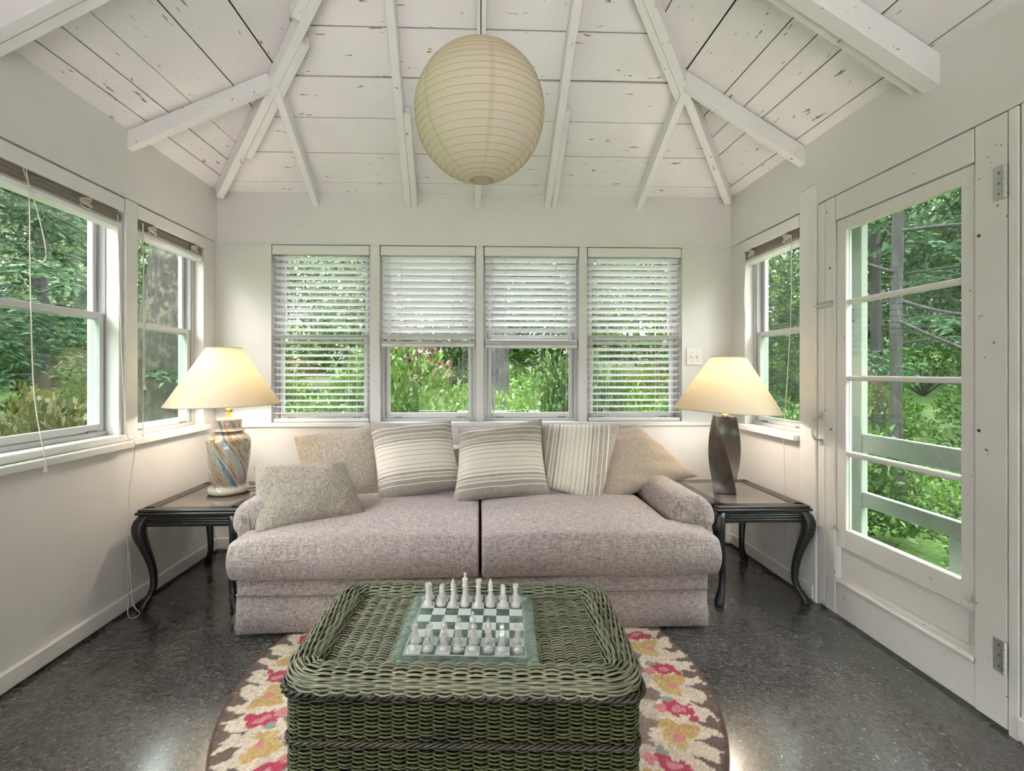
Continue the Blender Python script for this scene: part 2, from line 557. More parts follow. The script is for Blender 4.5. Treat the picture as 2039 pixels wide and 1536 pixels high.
# pull handle
h = B()
h.tube(bez([(XR - .012, 2.286, .842), (XR - .045, 2.286, .852), (XR - .055, 2.286, .900), (XR - .045, 2.286, .948), (XR - .012, 2.286, .958)], 8), .0055, 8)
wb(h, 'right', 2.272, 2.300, .815, .850, .008, .011, .001); wb(h, 'right', 2.272, 2.300, .950, .985, .008, .011, .001)
h.build('handle', M_STEEL, d1, smooth=True)
# barrel bolt
h = B(); wb(h, 'right', 2.205, 2.310, 1.508, 1.512, .010, .013, .0005); wb(h, 'right', 2.205, 2.310, 1.535, 1.539, .010, .013, .0005)
wb(h, 'right', 2.205, 2.310, 1.505, 1.542, .009, .011, .0005)
h.tube([(XR - .018, 2.20, 1.523), (XR - .018, 2.325, 1.523)], .005, 8)
h.build('bolt', M_STEEL, d1, smooth=True)
# turn buttons holding the sash
for a, z in ((1.562, .385), (2.194, .425)):
    h = B(); wb(h, 'right', a - .006, a + .006, z - .002, z + .022, .010, .016, .002)
    h.tube([(XR - .02, a - .02, z + .004), (XR - .03, a, z), (XR - .02, a + .02, z + .006)], .003, 6)
    h.build('turn_button', M_STEEL, d1)
for a, z in ((1.545, 1.66), (1.545, .985), (2.226, 1.70), (2.22, .905)):
    h = B(); wb(h, 'right', a - .005, a + .005, z - .005, z + .005, .010, .0112, .001); h.build('plugged_knot', N('knot_brown', (.13, .06, .045), .6).m if 'knot_brown' not in bpy.data.materials else bpy.data.materials['knot_brown'], d1)

# outer screen door standing beyond it
M_OUT = paint('weathered_outside_paint', (.33, .35, .32), .6, chips=1.0)
d2 = empty('door_2', (XR + .14, 1.88, 0), kind='structure')
for a0, a1, z0, z1 in ((2.205, 2.312, 0, 2.02), (1.44, 1.55, 0, 2.02)): wb(B(), 'right', a0, a1, z0, z1, -.165, -.13, .003).build('stile', M_OUT, d2)
for z0, z1, nm in ((1.92, 2.02, 'rail'), (.795, .885, 'rail'), (.53, .60, 'rail'), (.02, .16, 'rail')): wb(B(), 'right', 1.55, 2.205, z0, z1, -.163, -.135, .003).build(nm, M_OUT, d2)
wb(B(), 'right', 1.74, 1.79, .16, .53, -.16, -.137, .003).build('baluster', M_OUT, d2)
h = B(); h.tube(bez([(XR + .13, 2.25, 1.44), (XR + .10, 2.245, 1.46), (XR + .105, 2.248, 1.49), (XR + .128, 2.25, 1.50)], 6), .004, 6); h.build('hook', M_DARKSTEEL, d2, smooth=True)

# ------------------------------------------------------------------ ceiling: hip roof of painted boards on rafters
ceil = empty('ceiling', (0, 1.3, EAVE), kind='structure')
RX = .061          # ridge
RUN_L = RX - XL; RUN_R = XR - RX; RISE = RUN_L * TL; RUN_B = RISE / TB
TH = .020
nB = Vector((0, math.sin(PB), math.cos(PB))); nL = Vector((-math.sin(PL), 0, math.cos(PL))); nR = Vector((math.sin(PR), 0, math.cos(PR)))
def bp(x, r): return Vector((x, D - r, EAVE + r * TB))
def lp(y, r): return Vector((XL + r, y, EAVE + r * TL))
def rp(y, r): return Vector((XR - r, y, EAVE + r * TR))
def back_board(r0, r1, x0=None, x1=None):
    e = lambda r: (XL + r * TB / TL, XR - r * TB / TR)
    a, bq = e(r0), e(r1)
    X = [a[0] if x0 is None else x0, a[1] if x1 is None else x1, bq[1] if x1 is None else x1, bq[0] if x0 is None else x0]
    P = [bp(X[0], r0), bp(X[1], r0), bp(X[2], r1), bp(X[3], r1)]
    lift = nB * R.uniform(0, .004)
    B().prism([p + lift for p in P], nB * TH).build('board', M_BOARD_X, ceil)
rs = [0.0, .078, .262, .455, .652, .857, 1.06, 1.26, 1.46, 1.66, RUN_B - .002]
for k in range(len(rs) - 1):
    g = (.0022, .003, .0035, .006, .0065, .0045)[k % 6]
    r0, r1 = rs[k] + (g / 2 if k else 0), rs[k + 1] - g / 2
    if k in (4,):   # butt joint over the centre rafter
        back_board(r0, r1, None, -.013); back_board(r0 + .003, r1, -.010, None)
    else:
        back_board(r0, r1)
def side_board(fn, n, r0, r1, taper, mname):
    T_ = TL if fn is lp else TR
    y_end = lambda r: D - r * T_ / TB
    P = [fn(YF, r0[0]), fn(y_end(r0[1]), r0[1]), fn(y_end(r1[1]), r1[1]), fn(YF, r1[0])]
    lift = n * R.uniform(0, .004)
    bb = B()
    P = [p + lift for p in P]
    bb.prism(P if fn is rp else P, n * TH).build('board', mname, ceil)
# near end / far end distances of each joint from the eave (boards are not quite parallel)
jl = [(0, 0), (.045, .10), (.125, .20), (.235, .30), (.43, .49), (.63, .69), (.84, .90), (1.05, 1.10), (1.27, 1.31), (1.50, 1.53), (RUN_L - .002, RUN_L - .002)]
for k in range(len(jl) - 1):
    g = (.0025, .0055, .003, .004, .0065, .005)[k % 6] / 2
    side_board(lp, nL, tuple(v + (g if k else 0) for v in jl[k]), tuple(v - g for v in jl[k + 1]), 0, M_BOARD_Y)
jr = [(0, 0), (.010, .065), (.19, .245), (.31, .340), (.40, .445), (.60, .645), (.80, .85), (1.0, 1.05), (1.2, 1.24), (1.43, 1.46), (RUN_R - .002, RUN_R - .002)]
for k in range(len(jr) - 1):
    g = (.002, .005, .0055, .0025, .0065, .006)[k % 6] / 2
    side_board(rp, nR, tuple(v + (g if k else 0) for v in jr[k]), tuple(v - g for v in jr[k + 1]), 0, M_BOARD_Y)
# roof covering above the boards
b = B(); up = .05
E_ = .35
def ext(p, n): return p + n * up
b.prism([ext(bp(XL - E_, -E_), nB), ext(bp(XR + E_, -E_), nB), ext(bp(RX, RUN_B), nB), ], nB * .03)
b.prism([ext(lp(YF - .4, -E_), nL), ext(lp(D + E_, -E_), nL), ext(lp(D - RUN_B, RUN_L), nL), ext(lp(YF - .4, RUN_L), nL)], nL * .03)
b.prism([ext(rp(YF - .4, -E_), nR), ext(rp(D + E_, -E_), nR), ext(rp(D - RUN_B, RUN_R), nR), ext(rp(YF - .4, RUN_R), nR)], nR * .03)
for q0, q1 in (((XL, D, EAVE), (RX, D - RUN_B, EAVE + RISE)), ((XR, D, EAVE), (RX, D - RUN_B, EAVE + RISE)), ((RX, D - RUN_B, EAVE + RISE), (RX, YF - .3, EAVE + RISE))):
    b.beam(Vector(q0) + Vector((0, 0, .085)), Vector(q1) + Vector((0, 0, .085)), (0, 0, 1), .22, .05, 0)
b.build('roof_covering', M_DARKGAP, ceil)
# rafters: centre line sits half a depth below the boards
RW, RD = .043, .082
def raf(p0, p1, n, w=RW, h=RD, name='rafter', drop=0.0):
    off = -n * (h / 2 + drop)
    B().beam(Vector(p0) + off, Vector(p1) + off, n, w, h, .003).build(name, M_RAFTER, ceil)
hipL = lambda x: (x - XL)            # run on the back plane where the left hip crosses x
hipR = lambda x: (XR - x) * TR / TB
raf(bp(-1.10, -.09), bp(-1.075, hipL(-1.075) - .01), nB)
raf(bp(-.487, -.09), bp(-.395, 1.25), nB); raf(bp(-.444, -.09), bp(-.405, .52), nB, .040, .076)
raf(bp(-.395, 1.245), bp(-.36, hipL(-.36) - .02), nB)
raf(bp(-.014, -.09), bp(.03, RUN_B - .03), nB)
raf(bp(.462, -.09), bp(.449, 1.25), nB); raf(bp(.507, -.09), bp(.490, .55), nB, .036, .070); raf(bp(.449, 1.245), bp(.44, hipR(.44) - .02), nB)
raf(bp(1.087, -.09), bp(1.108, hipR(1.108) - .01), nB)
raf(lp(2.357, -.09), lp(2.475, .64), nL); raf(rp(2.425, -.09), rp(2.432, .65), nR)
# doubled rafters
raf(lp(1.690, -.09), lp(1.722, RUN_L - .24), nL, .043); raf(lp(1.642, -.09), lp(1.672, RUN_L - .22), nL, .046, .088)
raf(rp(1.778, -.09), rp(1.778, .28), nR, .046, .078); raf(rp(1.776, .283), rp(1.776, RUN_R - .3), nR, .046, .082)
raf(rp(1.716, -.09), rp(1.716, RUN_R - .24), nR, .066, .100)
for y in (.95, .30, -.35, -1.0, -1.6):
    raf(lp(y, -.09), lp(y, RUN_L - .03), nL); raf(rp(y, -.09), rp(y, RUN_R - .03), nR)
# hips
def hip(p0, p1, w, h, drop, sd=0.0, name='hip_rafter'):
    p0, p1 = Vector(p0), Vector(p1); d = (p1 - p0).normalized()
    s = d.cross(Vector((0, 0, 1))).normalized(); n = s.cross(d).normalized()
    if n.z < 0: n = -n
    off = -n * (h / 2 + drop) + s * sd
    B().beam(p0 + off, p1 + off, n, w, h, .003).build(name, M_RAFTER, ceil)
cl = Vector((XL, D, EAVE)); cr = Vector((XR, D, EAVE)); ap = Vector((RX, D - RUN_B, EAVE + RISE))
hip(cl.lerp(ap, .02), ap, .044, .084, .006)
hip(cl.lerp(ap, .17), cl.lerp(ap, .47), .040, .086, .012, -.041, 'hip_sister'); hip(cl.lerp(ap, .50), cl.lerp(ap, .95), .040, .086, .004, .042, 'hip_sister')
hip(cr.lerp(ap, .02), ap, .044, .084, .006)
hip(cr.lerp(ap, .34), cr.lerp(ap, .95), .038, .082, .002, .042, 'hip_sister')
# ridge
B().beam((RX, D - RUN_B - .02, EAVE + RISE - .07), (RX, YF, EAVE + RISE - .07), (0, 0, 1), .03, .12).build('ridge_beam', M_RAFTER, ceil)
# little brass cup hooks screwed into the hips
M_HOOK = N('tarnished_brass', (.32, .25, .14), .4, Metallic=.8).m
def hook(p):
    h = B(); h.tube(bez([p, p + Vector((0, 0, -.018)), p + Vector((.006, 0, -.026)), p + Vector((.012, 0, -.020))], 6), .0016, 6)
    return h
for p, lab in ((cl.lerp(ap, .17) + Vector((.02, -.02, -.100)), 'small brass cup hook under the hip rafter above the marbled lamp'), (cr.lerp(ap, .17) + Vector((-.01, -.02, -.100)), 'small brass cup hook under the hip rafter above the twisted lamp')):
    tag(hook(p).build('cup_hook', M_HOOK, smooth=True), lab, 'hook')

# light switch
sw = empty('light_switch', (1.478, D, 1.232), 'white double toggle light switch plate on the back wall', 'light switch')
b = B(); wb(b, 'back', 1.424, 1.532, 1.235, 1.350, 0, .007, .003); b.build('plate', M_PLASTIC, sw)
for x in (1.458, 1.500):
    b = B(); b.box(x - .005, x + .005, D - .020, D - .006, 1.282, 1.300, .002); b.build('toggle', M_PLASTIC, sw)
    for z in (1.262, 1.322):
        b = B(); b.box(x - .003, x + .003, D - .0085, D - .0065, z - .003, z + .003, .001); b.build('screw', M_STEEL, sw)

# ------------------------------------------------------------------ blinds
def slat_mesh(L, w=.050, t=.0028):
    n = 6; P = []; F = []
    for i in range(n + 1):
        u = (i / n - .5); y = u * w; z = .0045 * (1 - (2 * u) ** 2)
        for zz in (z, z - t):
            P.append((-L / 2, y, zz)); P.append((L / 2, y, zz))
    for i in range(n):
        a = i * 4; c = a + 4
        F += [(a, a + 1, c + 1, c), (a + 2, c + 2, c + 3, a + 3)]
        F += [(a, c, c + 2, a + 2), (a + 1, a + 3, c + 3, c + 1)]
    F += [(0, 2, 3, 1), (n * 4, n * 4 + 1, n * 4 + 3, n * 4 + 2)]
    return raw_mesh('slat', np.array(P), F, M_BLIND, smooth=30)

def blind_back(k, label, bottom, t_top, t_bot, n_stack, pitch=.0437):
    a0, a1 = BACKWIN[k]; a0 += .006; a1 -= .006
    cx = (a0 + a1) / 2; Y = D + .030
    o = empty('venetian_blind', (cx, Y, bottom), label, 'blind', 'venetian blinds in the back windows')
    b = B(); b.box(a0, a1, D - .002, D + .010, 1.975, 2.038, .003); b.box(a0, a0 + .016, D + .010, D + .050, 1.975, 2.038, .002); b.box(a1 - .016, a1, D + .010, D + .050, 1.975, 2.038, .002)
    b.build('valance', M_VALANCE, o)
    b = B(); b.box(a0 + .018, a1 - .018, D + .012, D + .056, 1.978, 2.032, .002); b.build('head_rail', M_BLIND, o)
    for x in (a0 + .06, a1 - .10):
        b = B(); b.box(x, x + .035, D + .002, D + .010, 1.970, 1.975, .001); b.build('valance_clip', M_TRACK, o)
    me = slat_mesh(a1 - a0 - .012)
    z = 1.955; i = 0; stackz = bottom + .028 + n_stack * .0055
    zs_ = []
    while z > stackz + .02:
        zs_.append(z); z -= pitch
    for i, z in enumerate(zs_):
        t = t_top + (t_bot - t_top) * (i / max(1, len(zs_) - 1)) + R.uniform(-1.2, 1.2)
        obj('slat', me, o, Vector((cx, Y, z)) - o.location, (math.radians(-t), R.uniform(-.002, .002), 0))
    for i in range(n_stack):
        obj('slat', me, o, Vector((cx, Y, bottom + .026 + i * .0055)) - o.location, (0, 0, 0))
    b = B(); b.box(a0 + .004, a1 - .004, Y - .026, Y + .026, bottom, bottom + .022, .006); b.build('bottom_rail', M_BLIND, o, smooth=30)
    W = a1 - a0
    for x in (a0 + W * .22, a1 - W * .24):
        b = B()
        for dy in (-.029, .029): b.tube([(x, Y + dy, 1.975), (x, Y + dy, bottom + .01)], .0009, 4)
        for z in zs_: b.tube([(x + .003, Y - .028, z - .006), (x + .003, Y + .028, z - .009)], .0007, 4)
        b.build('ladder_cord', M_CORD, o)
    for x in (a0 + W * .10, a1 - W * .13):
        b = B(); b.tube([(x, Y - .031, 1.975), (x + .001, Y - .032, SILL + .03)], .0011, 5); b.build('pull_cord', M_BLIND, o)
    if n_stack:
        for x in (a0 + W * .22, a1 - W * .24):
            b = B(); b.tube(bez([(x - .02, Y - .03, bottom + .012), (x, Y - .034, bottom + .022), (x + .022, Y - .03, bottom + .010), (x, Y - .034, bottom + .003), (x - .02, Y - .03, bottom + .012)], 6), .0018, 5); b.build('cord_loop', M_CORD, o)
    return o
blind_back(0, 'white slatted blind let all the way down, closest to the marbled lamp', SILL + .024, 17, 13, 0)
blind_back(1, 'half raised white blind with its slats tilted nearly shut', 1.358, 37, 40, 2)
blind_back(2, 'half raised white blind with gaps of green between its slats', 1.350, 31, 29, 6)
blind_back(3, 'white slatted blind let all the way down, closest to the twisted lamp', SILL + .024, 30, 12, 0)

def blind_raised(side, a0, a1, label, cords, ztop=TRIM - .004):
    s = -1 if side == 'left' else 1
    am = (a0 + a1) / 2
    o = empty('raised_blind', wpt(side, am, ztop - .15, .0), label, 'blind', 'raised blinds at the side windows')
    b = B(); wb(b, side, a0, a1, ztop - .068, ztop, .000, .012, .003); wb(b, side, a0, a0 + .014, ztop - .068, ztop, -.05, .0, .002); wb(b, side, a1 - .014, a1, ztop - .068, ztop, -.05, 0, .002)
    b.build('valance', M_VALANCE, o)
    b = B(); wb(b, side, a0 + .016, a1 - .016, ztop - .070, ztop - .006, -.058, -.004, .002); b.build('head_rail', M_TRACK, o)
    for i in range(12):
        z = ztop - .075 - i * .0042
        b = B(); e = R.uniform(-.003, .003)
        wb(b, side, a0 + .012 + e, a1 - .012 + e, z - .0032, z, -.052 + e, .004 + e, .0006)
        b.build('slat', M_STACKSLAT if i < 11 else M_BLIND, o)
    z = ztop - .127
    b = B(); wb(b, side, a0 + .006, a1 - .006, z - .028, z, -.054, .006, .005); b.build('bottom_rail', M_BLIND, o)
    for a in (a0 + (a1 - a0) * .18, a1 - (a1 - a0) * .18):
        q = []
        for i in range(60):
            t = i / 59
            q.append(wpt(side, a + .030 * math.sin(t * 40), ztop - .082 - .036 * t + .012 * math.cos(t * 33), .014 + .004 * math.sin(t * 21)))
        b = B(); b.tube(q, .0024, 5); b.build('cord_bundle', M_CORD, o)
    for pts, tas in cords:
        b = B(); b.tube(bez([wpt(side, *p) for p in pts], 8), .0019, 6)
        c = b.build('pull_cord', M_CORD, o, smooth=True)
        if tas:
            p = wpt(side, *pts[-1])
            b = B(); b.lathe([(.002, .002), (.005, -.006), (.009, -.022), (.0085, -.026)], p, 12); b.build('tassel', M_CORD, c, smooth=40)
    return o
blind_raised('left', 1.065, 2.332, 'wide raised blind with a looped cord at the large window', [
    ([(1.835, 1.97, .014), (1.843, 1.85, .018), (1.848, 1.5, .018), (1.85, 1.1, .03), (1.86, .85, .062), (1.862, .822, .062)], True),
    ([(1.820, 1.97, .014), (1.86, 1.86, .02), (1.905, 1.70, .02), (1.90, 1.63, .02), (1.83, 1.605, .02), (1.72, 1.60, .02)], False),
    ([(2.285, 1.95, .014), (2.290, 1.7, .016), (2.300, 1.3, .02), (2.318, .90, .03), (2.330, .83, .062), (2.332, .55, .03), (2.332, .2, .028), (2.330, .06, .03), (2.30, .012, .05), (2.27, .008, .09), (2.31, .010, .10), (2.335, .06, .045), (2.336, .3, .03)], False)])
blind_raised('left', 2.418, 2.985, 'narrow raised blind at the window showing the mossy trunk', [
    ([(2.455, 1.96, .012), (2.460, 1.6, .014), (2.462, 1.14, .014), (2.462, 1.12, .014)], True),
    ([(2.452, 1.96, .012), (2.456, 1.5, .012), (2.452, .885, .014), (2.452, .87, .014)], True)])
blind_raised('right', 2.445, 2.975, 'raised blind at the side window beside the glazed door', [
    ([(2.505, 1.95, .012), (2.508, 1.5, .014), (2.510, .87, .05), (2.512, .75, .05), (2.515, .3, .03), (2.515, .12, .03)], False),
    ([(2.945, 1.95, .012), (2.95, 1.80, .014), (2.93, 1.65, .03), (2.90, 1.50, .04), (2.92, 1.44, .04), (2.96, 1.46, .03)], False)])

# ------------------------------------------------------------------ fabrics
def fabric(name, base, dark, light, rib=220, bump=.5, fleck=True, rot=0.0):
    n = N(name, base, .9)
    n.b.inputs['Sheen Weight'].default_value = .25
    warp = n.noise(n.co((rib, 45, 45), rot=(0, 0, rot)), 1, 2)
    weft = n.noise(n.co((45, rib * .8, rib * .8), rot=(0, 0, rot)), 1, 2)
    h = n.math('ADD', warp, weft)
    c = n.ramp(n.fr(h, .75, 1.25), [(0, dark), (.5, base), (1, light)])
    if fleck:
        hue = n.noise(n.co((60, 60, 60)), 1, 2, .5, 0, 'Color')
        c = n.mix(.10, c, hue, 'OVERLAY')
        st = n.noise(n.co((150, 9, 9), loc=(5, 1, 3)), 1, 1)
        c = n.mix(n.fr(st, .66, .72, 0, .55), c, light)
    big = n.noise(n.co(), 3, 2)
    c = n.mix(n.fr(big, .4, .7, 0, .25), c, tuple(k * .86 for k in base))
    n.base(c); n.bump(h, bump, .006)
    return n.m
M_SOFA = fabric('sofa_nubby_weave', (.385, .32, .305), (.225, .18, .178), (.54, .465, .44), 250)
M_PIL_A = fabric('ribbed_taupe_weave', (.36, .31, .265), (.22, .185, .155), (.46, .405, .35), 230, .7, False)
M_PIL_B = fabric('ribbed_beige_weave', (.41, .355, .30), (.28, .24, .20), (.50, .445, .39), 180, .5, False)
M_PIL_C = fabric('smooth_tan_weave', (.40, .335, .275), (.31, .26, .21), (.46, .39, .33), 300, .35, False)
def striped(name):
    n = N(name, (.7, .67, .6), .9); n.b.inputs['Sheen Weight'].default_value = .2
    y = n.sep(n.co())[1]
    cr = (.76, .70, .62); gr = (.31, .275, .245); mg = (.43, .385, .335)
    st = []; p = 0.0; RR = random.Random(3)
    pat = [(gr, .05), (cr, .012), (gr, .05), (cr, .015), (mg, .035), (cr, .015), (gr, .03), (cr, .03), (gr, .014), (cr, .045), (gr, .008), (cr, .055), (gr, .006), (cr, .06), (gr, .006), (cr, .06), (gr, .006), (cr, .055),
           (gr, .008), (cr, .045), (gr, .014), (cr, .03), (gr, .03), (cr, .012), (mg, .05), (cr, .014), (gr, .06), (cr, .012), (gr, .05), (cr, .02), (gr, .05)]
    tot = sum(w for _, w in pat)
    for c, w in pat: st.append((p, c)); p += w / tot
    c = n.ramp(n.fr(y, -.20, .20), st, 'CONSTANT')
    h = n.math('ADD', n.noise(n.co((250, 30, 30)), 1, 2), n.noise(n.co((30, 260, 30)), 1, 2))
    c = n.mix(n.fr(h, .8, 1.2, .0, .22), c, (.78, .73, .65))
    n.base(c); n.bump(h, .4, .005)
    return n.m
M_STRIPE = striped('striped_cotton')

# ------------------------------------------------------------------ sofa
def voxel_soft(name, xs, ys, zs, inside, mat, parent, levels=2, fn=None):
    idx = {}; P = []; F = []
    def vi(i, j, k):
        if (i, j, k) not in idx:
            idx[(i, j, k)] = len(P); P.append((xs[i], ys[j], zs[k]))
        return idx[(i, j, k)]
    nx, ny, nz = len(xs) - 1, len(ys) - 1, len(zs) - 1
    ok = lambda i, j, k: 0 <= i < nx and 0 <= j < ny and 0 <= k < nz and inside(i, j, k)
    for i in range(nx):
        for j in range(ny):
            for k in range(nz):
                if not ok(i, j, k): continue
                if not ok(i - 1, j, k): F.append((vi(i, j, k), vi(i, j, k + 1), vi(i, j + 1, k + 1), vi(i, j + 1, k)))
                if not ok(i + 1, j, k): F.append((vi(i + 1, j, k), vi(i + 1, j + 1, k), vi(i + 1, j + 1, k + 1), vi(i + 1, j, k + 1)))
                if not ok(i, j - 1, k): F.append((vi(i, j, k), vi(i + 1, j, k), vi(i + 1, j, k + 1), vi(i, j, k + 1)))
                if not ok(i, j + 1, k): F.append((vi(i, j + 1, k), vi(i, j + 1, k + 1), vi(i + 1, j + 1, k + 1), vi(i + 1, j + 1, k)))
                if not ok(i, j, k - 1): F.append((vi(i, j, k), vi(i, j + 1, k), vi(i + 1, j + 1, k), vi(i + 1, j, k)))
                if not ok(i, j, k + 1): F.append((vi(i, j, k + 1), vi(i + 1, j, k + 1), vi(i + 1, j + 1, k + 1), vi(i, j + 1, k + 1)))
    P = np.array(P, float)
    if fn is not None: P = np.array([fn(*p) for p in P])
    b = B(); b.add(P, F)
    o = b.build(name, mat, parent, smooth='all')
    m = o.modifiers.new('soft', 'SUBSURF'); m.levels = levels; m.render_levels = levels
    return o

SX0, SX1, SMID = -1.095, 1.062, .003
sofa = empty('sofa', (-.015, 2.55, 0), 'two-seat sofa in nubby pinkish beige weave with rolled arms and skirt', 'sofa')
# base body behind the skirt
B().box(SX0 + .05, SX1 - .05, 2.15, 3.03, .05, .26, .01).build('base', M_SOFA, sofa)
# front border rail
voxel_soft('front_rail', [SX0 + .015, SX0 + .035, -.5, 0, .5, SX1 - .03, SX1 - .012], [2.088, 2.105, 2.15, 2.18], [.186, .205, .240, .262], lambda *a: True, M_SOFA, sofa, 2)
# seat cushions (T shape: an ear reaches in front of each arm)
def cushion(s):
    x_in, x_arm, x_out = (SMID - .006, -.948, SX0) if s < 0 else (SMID + .006, .930, SX1 + .02)
    lo, hi = min(x_in, x_out), max(x_in, x_out)
    inn = sorted([x_in, x_in + s * .02, x_in + s * .09, x_in + s * .30, x_in + s * .60, x_arm - s * .10, x_arm, x_arm + s * .045, x_out - s * .03, x_out])
    ys = [2.050, 2.082, 2.14, 2.20, 2.235, 2.29, 2.45, 2.66, 2.84, 2.90]
    zs = [.270, .308, .365, .420, .458]
    def inside(i, j, k):
        xm = (inn[i] + inn[i + 1]) / 2; ym = (ys[j] + ys[j + 1]) / 2
        if ym > 2.235 and (xm - x_arm) * s > 0: return False
        return True
    cx = (x_in + x_arm) / 2
    def fn(x, y, z):
        t = (z - .272) / .186
        crown = .040 * t * max(0, 1 - ((x - cx) / .55) ** 2) * max(0, 1 - ((y - 2.5) / .52) ** 2)
        front = -.040 * math.sin(math.pi * t) if y < 2.1 else 0
        sag = -.020 * max(0, (x - x_arm) * s / .2) * t
        wob = .004 * math.sin(x * 17 + z * 9) + .003 * math.sin(x * 31 + y * 5)
        return (x, y + front + (wob if y < 2.1 else 0), z + crown + sag + (wob * .5 if t > .9 else 0))
    c = voxel_soft('seat_cushion', inn, ys, zs, inside, M_SOFA, sofa, 3, fn)
    p = [(lo + .025, 2.058, .308)] + [(lo + .03 + (hi - lo - .06) * i / 20, 2.052 + .003 * math.sin(i * 1.7), .300 + .004 * math.sin(i * .9)) for i in range(21)] + [(hi - .025, 2.058, .308)]
    b = B(); b.tube(bez(p, 3), .0022, 5); b.build('seam', M_SOFA, c, smooth=True)
for s in (-1, 1): cushion(s)
# rolled arms
def arm(s):
    cx = -1.068 if s < 0 else 1.050; cz = .480; r = .104
    prof = []
    for i in range(25):
        a = math.radians(-128 + 256 * i / 24)
        prof.append((cx + s * 0 + r * 1.02 * math.sin(a), cz + r * .98 * math.cos(a)))
    prof = [(cx - r * .72, .20)] + prof + [(cx + r * .72, .20)]
    ys = [(2.205, .30), (2.208, .62), (2.216, .84), (2.232, .96), (2.255, 1.0), (2.5, 1.0), (2.8, .99), (3.0, .97)]
    P = []; F = []; n = len(prof)
    for y, k in ys:
        for x, z in prof:
            q = .004 * math.sin(z * 60 + x * 35) * (1 if y < 2.24 else .4)
            kk = k
            P.append((cx + (x - cx) * kk, y + q, cz + (z - cz) * (kk if z > .3 else 1)))
    for a in range(len(ys) - 1):
        for i in range(n - 1):
            F.append((a * n + i, a * n + i + 1, (a + 1) * n + i + 1, (a + 1) * n + i))
    F.append(tuple(range(n))[::-1] if s else ()); F.append(tuple(range((len(ys) - 1) * n, len(ys) * n)))
    b = B(); b.add(P, F); o = b.build('arm', M_SOFA, sofa, smooth=60)
    # gathered pleats on the front of the roll
    for q in range(6):
        a = math.radians(-150 + q * 36 + 25)
        x0, z0 = cx + .02 * math.sin(a), cz - .05 + .02 * math.cos(a)
        x1, z1 = cx + r * .98 * math.sin(a), cz + r * .96 * math.cos(a)
        b = B(); b.tube(bez([(x0, 2.204, z0), ((x0 + x1) / 2, 2.206, (z0 + z1) / 2), (x1, 2.235, z1)], 5), [.0035] * 10 + [.002], 5)
        b.build('pleat', M_SOFA, o, smooth=True)
for s in (-1, 1): arm(s)
voxel_soft('backrest', [SX0 + .06, SX0 + .10, -.5, 0, .5, SX1 - .10, SX1 - .06], [2.89, 2.92, 3.02, 3.05], [.20, .24, .62, .69, .71], lambda *a: True, M_SOFA, sofa, 2)
# skirt: front panel, two side panels, corner flaps
def skirt_panel(p0, p1, out, z0=.017, z1=.186, n=40, flare=.018):
    p0, p1, out = np.array(p0), np.array(p1), np.array(out)
    P = []; F = []
    for k, (z, e) in enumerate(((z1, 0), (z1 - .005, .004), ((z0 + z1) / 2, flare * .5), (z0, flare))):
        for i in range(n + 1):
            t = i / n; p = p0 + (p1 - p0) * t + out * (e + .003 * math.sin(t * 25 + 1) * (z1 - z) / .17)
            P.append((p[0], p[1], z + .002 * math.sin(t * 13)))
    for k in range(3):
        for i in range(n): F.append((k * (n + 1) + i, (k + 1) * (n + 1) + i, (k + 1) * (n + 1) + i + 1, k * (n + 1) + i + 1))
    b = B(); b.add(P, F); o = b.build('skirt_panel', M_SOFA, sofa, smooth='all')
    m = o.modifiers.new('thick', 'SOLIDIFY'); m.thickness = .006; m.offset = -1
    return o
fr = skirt_panel((SX0 + .005, 2.116), (SX1 - .008, 2.116), (0, -1))
b = B(); b.tube([(SX0 + .004, 2.108, .187), (SX1 - .006, 2.108, .187)], .0058, 6); b.build('piping', M_SOFA, fr, smooth=True)
skirt_panel((SX0 + .002, 3.02), (SX0 + .002, 2.13), (-1, 0), n=24)
skirt_panel((SX1 - .004, 2.13), (SX1 - .004, 3.02), (1, 0), n=24)
for x, s in ((SX0, -1), (SX1 - .004, 1)):
    b = B(); b.prism([(x, 2.125, .184), (x + s * .012, 2.120, .10), (x + s * .050, 2.150, .030), (x + s * .012, 2.20, .020), (x, 2.20, .184)], (-s * .006, .012, 0))
    b.build('corner_flap', M_SOFA, sofa)

